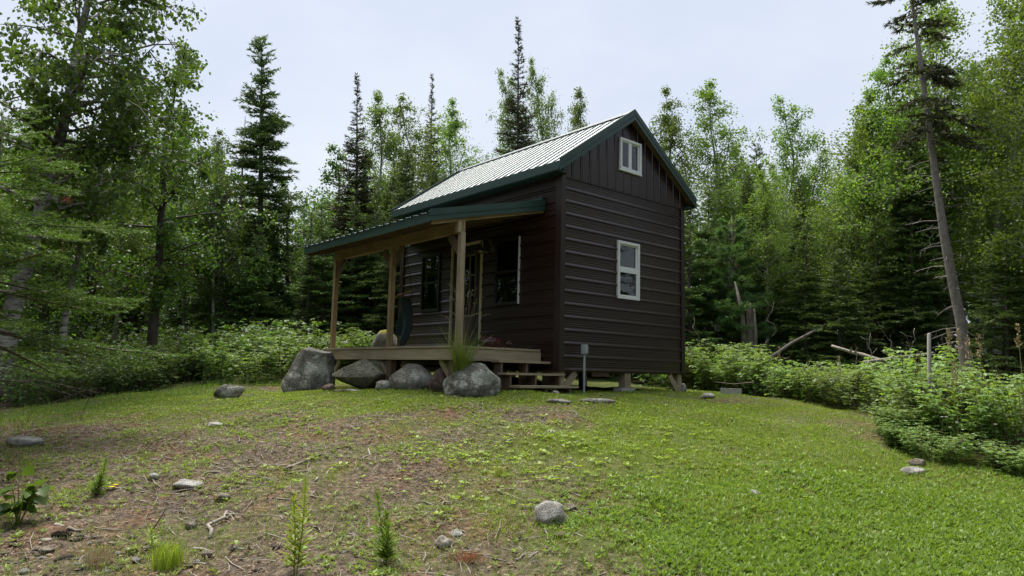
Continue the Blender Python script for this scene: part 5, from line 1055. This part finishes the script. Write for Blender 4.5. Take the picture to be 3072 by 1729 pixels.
# yellow flowers and white blossoms
def flower(px, py, Y, size, mat, label, group, stem=0.12, seed=1, cat='flower'):
    p = hit(px, py + 12) if Y is None else at(px, py, Y); top = at(px, py, p.y); base = Vector((p.x, p.y, max(gz(p.x, p.y), top.z - stem))); e = empty('flower', base); tag(e, label, cat, group); rs = np.random.RandomState(seed); h = max(.03, top.z - base.z)
    MB().tube([(0, 0, 0), (.004, 0, h * .5), (0, 0, h)], [.002, .002, .0015], 4).build('stem', M['weed'], e); n = 10; a = np.arange(n) * 2 * np.pi / n; D = np.stack([np.cos(a), np.sin(a), np.full(n, .35)], 1); D /= np.linalg.norm(D, axis=1, keepdims=True); P = np.tile([[0, 0, h]], (n, 1)); V, F = quads_from(P, D, np.tile([[0, 0, 1.]], (n, 1)), np.full(n, size), np.full(n, size * .55)); link('petals', arr_mesh('petals', V, F, M[mat]), e)
flower(335, 1463, None, .035, 'yellow', 'left of the two bright yellow flowers in the left foreground', 'yellow flowers', seed=1); flower(346, 1457, None, .032, 'yellow', 'right of the two bright yellow flowers in the left foreground', 'yellow flowers', seed=2)
flower(648, 1503, None, .018, 'yellow', 'tiny yellow flower beside the square tan stone', 'yellow flowers', seed=3)
for i in range(17):
    px, py = [(2780, 1196), (2838, 1252), (2888, 1290), (2850, 1283), (2986, 1274), (2920, 1303), (2854, 1334), (2890, 1345), (2940, 1332), (3010, 1358), (3030, 1372), (2826, 1252), (2950, 1345), (3000, 1392), (3045, 1420), (2870, 1268), (3060, 1468)][i]
    flower(px, py, 8.25 - .35 * (py > 1320) + .5 * (py < 1230), .022, 'petal', 'small white blossom in the front of the right thicket', 'white blossoms in the right thicket', seed=20 + i)

# ================================================================== GROUND COVER (uncountable)
rs = np.random.RandomState(44)
def sample(n, x0, x1, y0, y1, dens):
    X = rs.uniform(x0, x1, n); Y = rs.uniform(y0, y1, n); k = (np.abs(X) < Y * .80 + .4) & (rs.rand(n) < dens(X, Y)); X, Y = X[k], Y[k]
    lx = (X - C0.x) * CU.x + (Y - C0.y) * CU.y; ly = (X - C0.x) * CV.x + (Y - C0.y) * CV.y
    k = ~((lx > .05) & (lx < W) & (ly > .15) & (ly < L)) & ~((lx > DX) & (lx < 0.2) & (ly > .3) & (ly < DYB)); return X[k], Y[k]
def gp(X, Y, dz=0): return np.stack([X, Y, ground_np(X, Y) + dz], 1)
woodm = lambda X, Y: np.clip((np.hypot(X - .5, (Y - 10) * .8) - 8.2) / 1.5, 0, 1)
# lawn blades
X, Y = sample(640000, -8, 8, 4.6, 15.5, lambda x, y: lawn_mask(x, y) ** 1.3 * (1 - woodm(x, y)) * np.where(y > 10.5, .5, 1.0)); n = len(X)
V, F = blades(rs, gp(X, Y, -.006), rs.uniform(.018, .048, n) * (.7 + .9 * fract_noise(X, Y, 1.4, 9)), rs.uniform(.004, .0075, n), rs.uniform(.2, 1.0, n))
tag(link('lawn_grass', arr_mesh('lawn_grass', V, F, M['lawn'])), 'short green lawn grass covering the right and back of the clearing', 'grass', kind='stuff'); n1 = n
# small weeds: rosettes and trefoils
def rosettes(X, Y, k, size, mat, name, label, el=(.15, .6), wid=.42, rise=.01):
    n = len(X); P0 = gp(X, Y, rise); a0 = rs.uniform(0, 6.28, n); P = np.repeat(P0, k, 0); a = np.repeat(a0, k) + np.tile(np.arange(k) * 2 * np.pi / k, n) + rs.normal(0, .25, n * k); e_ = rs.uniform(el[0], el[1], n * k); D = np.stack([np.cos(a) * np.cos(e_), np.sin(a) * np.cos(e_), np.sin(e_)], 1)
    sz = np.repeat(size * rs.uniform(.6, 1.35, n), k) * rs.uniform(.75, 1.15, n * k); V, F = quads_from(P + D * (sz * .12)[:, None], D, np.tile([[0, 0, 1.]], (n * k, 1)) + rs.normal(size=(n * k, 3)) * .25, sz, sz * wid, .2)
    return tag(link(name, arr_mesh(name, V, F, M[mat])), label, 'weeds', kind='stuff')
patch = lambda x, y, sd: np.clip(fract_noise(x, y, 1.3, sd) * 1.5 + fract_noise(x, y, 4.1, sd + 1) * .8 - .75, 0, 1.2)
X, Y = sample(46000, -.5, 7, 4.6, 9.5, lambda x, y: np.clip((x - .2) / 1.6, 0, 1) * np.clip((7.5 - y + .25 * (x - 2)) / 1.3, .03, 1) * (.25 + patch(x, y, 21)) * (1 - woodm(x, y))); rosettes(X, Y, 6, .047, 'weed', 'broadleaf_weeds', 'broad-leaved weeds covering the right foreground', (.25, 1.15), .30)
X, Y = sample(26000, -6, 3.5, 4.6, 11, lambda x, y: (.03 + .42 * patch(x, y, 25) ** 1.5) * (1 - woodm(x, y))); rosettes(X, Y, 6, .042, 'weed', 'low_weeds', 'low weeds in patches on the bare soil', (.1, .9), .34)
X, Y = sample(7000, -5, 4, 4.6, 10.5, lambda x, y: .02 + .55 * np.exp(-((x - .2) / 1.4) ** 2 - ((y - 7.6) / 1.2) ** 2) * (.2 + patch(x, y, 27))); rosettes(X, Y, 3, .042, 'limeweed', 'lime_weeds', 'lime green three-leaved seedlings spread over the bare soil', (.0, .45), .75, .03)
X, Y = sample(30000, -9, 4, 8.5, 15.5, lambda x, y: .35 * (1 - woodm(x, y)) * np.clip(lawn_mask(x, y) + .1, 0, 1) * (.2 + patch(x, y, 29))); rosettes(X, Y, 4, .03, 'lawn', 'clover_patch', 'low clover mixed into the far grass', (.2, .8), .6, .015)
# sparse wiry grass on the bare part, green and dry
X, Y = sample(120000, -8, 6, 4.6, 11.5, lambda x, y: (.22 + .78 * np.clip(fract_noise(x, y, 1.6, 31) * 2.4 - .85, 0, 1)) * (1 - .6 * lawn_mask(x, y)) * (1 - woodm(x, y))); n = len(X)
V, F = blades(rs, gp(X, Y, -.004), rs.uniform(.02, .085, n), rs.uniform(.0025, .0045, n), rs.uniform(.2, 1.1, n)); tag(link('wiry_grass', arr_mesh('wiry_grass', V, F, M['weed'])), 'thin wiry green grass on the bare soil', 'grass', kind='stuff')
X, Y = sample(70000, -8, 6, 4.6, 11, lambda x, y: (.25 + .6 * fract_noise(x, y, 2.1, 33)) * (1 - .4 * lawn_mask(x, y)) * (1 - woodm(x, y))); n = len(X)
V, F = blades(rs, gp(X, Y, -.002), rs.uniform(.012, .06, n), rs.uniform(.002, .0045, n), rs.uniform(.8, 2.2, n)); tag(link('dry_grass', arr_mesh('dry_grass', V, F, M['straw'])), 'flattened dry straw on the bare soil', 'straw', kind='stuff')
# litter: dead leaves, chips
X, Y = sample(90000, -8, 6, 4.6, 12, lambda x, y: (.3 + .7 * fract_noise(x, y, 2.7, 35)) * (1 - .85 * lawn_mask(x, y))); n = len(X); P = gp(X, Y, .006); D = rand_dir(rs, n); D[:, 2] *= .25; D /= np.linalg.norm(D, axis=1, keepdims=True); N = rand_dir(rs, n) * .5 + np.array([[0, 0, 1.]]); s_ = rs.uniform(.012, .05, n); V, F = quads_from(P, D, N, s_, s_ * rs.uniform(.12, .6, n), .15)
tag(link('leaf_litter', arr_mesh('leaf_litter', V, F, M['litter'])), 'dead leaves and wood chips littering the bare soil', 'leaf litter', kind='stuff')
X, Y = sample(3600, -7, 4, 4.6, 10, lambda x, y: (.3 + .6 * fract_noise(x, y, 1.5, 37)) * (1 - lawn_mask(x, y))); mb = MB()
for x, y, z in gp(X, Y, .004):
    a = random.Random(int(x * 1e5)).uniform(0, 6.28); l_ = random.Random(int(y * 1e5)).uniform(.05, .34); r1 = random.Random(int((x + y) * 1e5)).uniform(.002, .0055); dx, dy = math.cos(a) * l_, math.sin(a) * l_; mb.tube([(x, y, z + r1), (x + dx * .5 + dy * .06, y + dy * .5 - dx * .06, gz(x + dx * .5, y + dy * .5) + .012), (x + dx, y + dy, gz(x + dx, y + dy) + r1 + .004)], [r1, r1, r1 * .5], 4, False)
tag(mb.build('fallen_twigs', M['deadwood']), 'small fallen twigs strewn over the bare soil', 'twigs', kind='stuff')
X, Y = sample(9000, -7, 5, 4.6, 10.5, lambda x, y: (.15 + .85 * np.clip((-x) / 4, 0, 1) * np.clip((7 - y) / 2, .1, 1)) * (1 - lawn_mask(x, y))); n = len(X); base = np.array([(1, 0, 0), (-.9, .2, 0), (.1, .7, 0), (-.1, -.75, 0), (0, 0, .5)]); s_ = rs.uniform(.004, .014, n); a = rs.uniform(0, 6.28, n); cA, sA = np.cos(a), np.sin(a)
V = np.stack([np.stack([(b0_[0] * cA - b0_[1] * sA) * s_, (b0_[0] * sA + b0_[1] * cA) * s_, b0_[2] * s_], 1) + gp(X, Y, .002) for b0_ in base], 1).reshape(-1, 3); k = np.arange(n)[:, None] * 5; F = np.concatenate([k + np.array([q]) for q in ([0, 2, 4], [2, 1, 4], [1, 3, 4], [3, 0, 4])], 0); tag(link('gravel', arr_mesh('gravel', V, F, M['rock_tan'])), 'fine gravel in the bare soil', 'gravel', kind='stuff')
X, Y = sample(230000, -6, 8, 4.6, 14, lambda x, y: np.clip(lawn_mask(x, y), 0, 1) * np.clip(patch(x, y, 51), 0, 1) * (1 - woodm(x, y))); n = len(X)
V, F = blades(rs, gp(X, Y, -.004), rs.uniform(.02, .06, n), rs.uniform(.0035, .007, n), rs.uniform(.2, 1.0, n)); tag(link('yellow_grass', arr_mesh('yellow_grass', V, F, M['limeweed'])), 'yellow green grass in patches across the lawn', 'grass', kind='stuff')
# edge growth of the lawn: longer grass along the thickets and walls
X, Y = sample(50000, -9, 9, 8, 17, lambda x, y: np.exp(-((np.hypot(x - .5, (y - 10) * .8) - 7.6) / .8) ** 2)); n = len(X); V, F = blades(rs, gp(X, Y, -.01), rs.uniform(.06, .2, n), rs.uniform(.004, .007, n), rs.uniform(.2, .9, n)); tag(link('edge_grass', arr_mesh('edge_grass', V, F, M['shadeleaf'])), 'longer grass along the edge of the clearing', 'grass', kind='stuff')
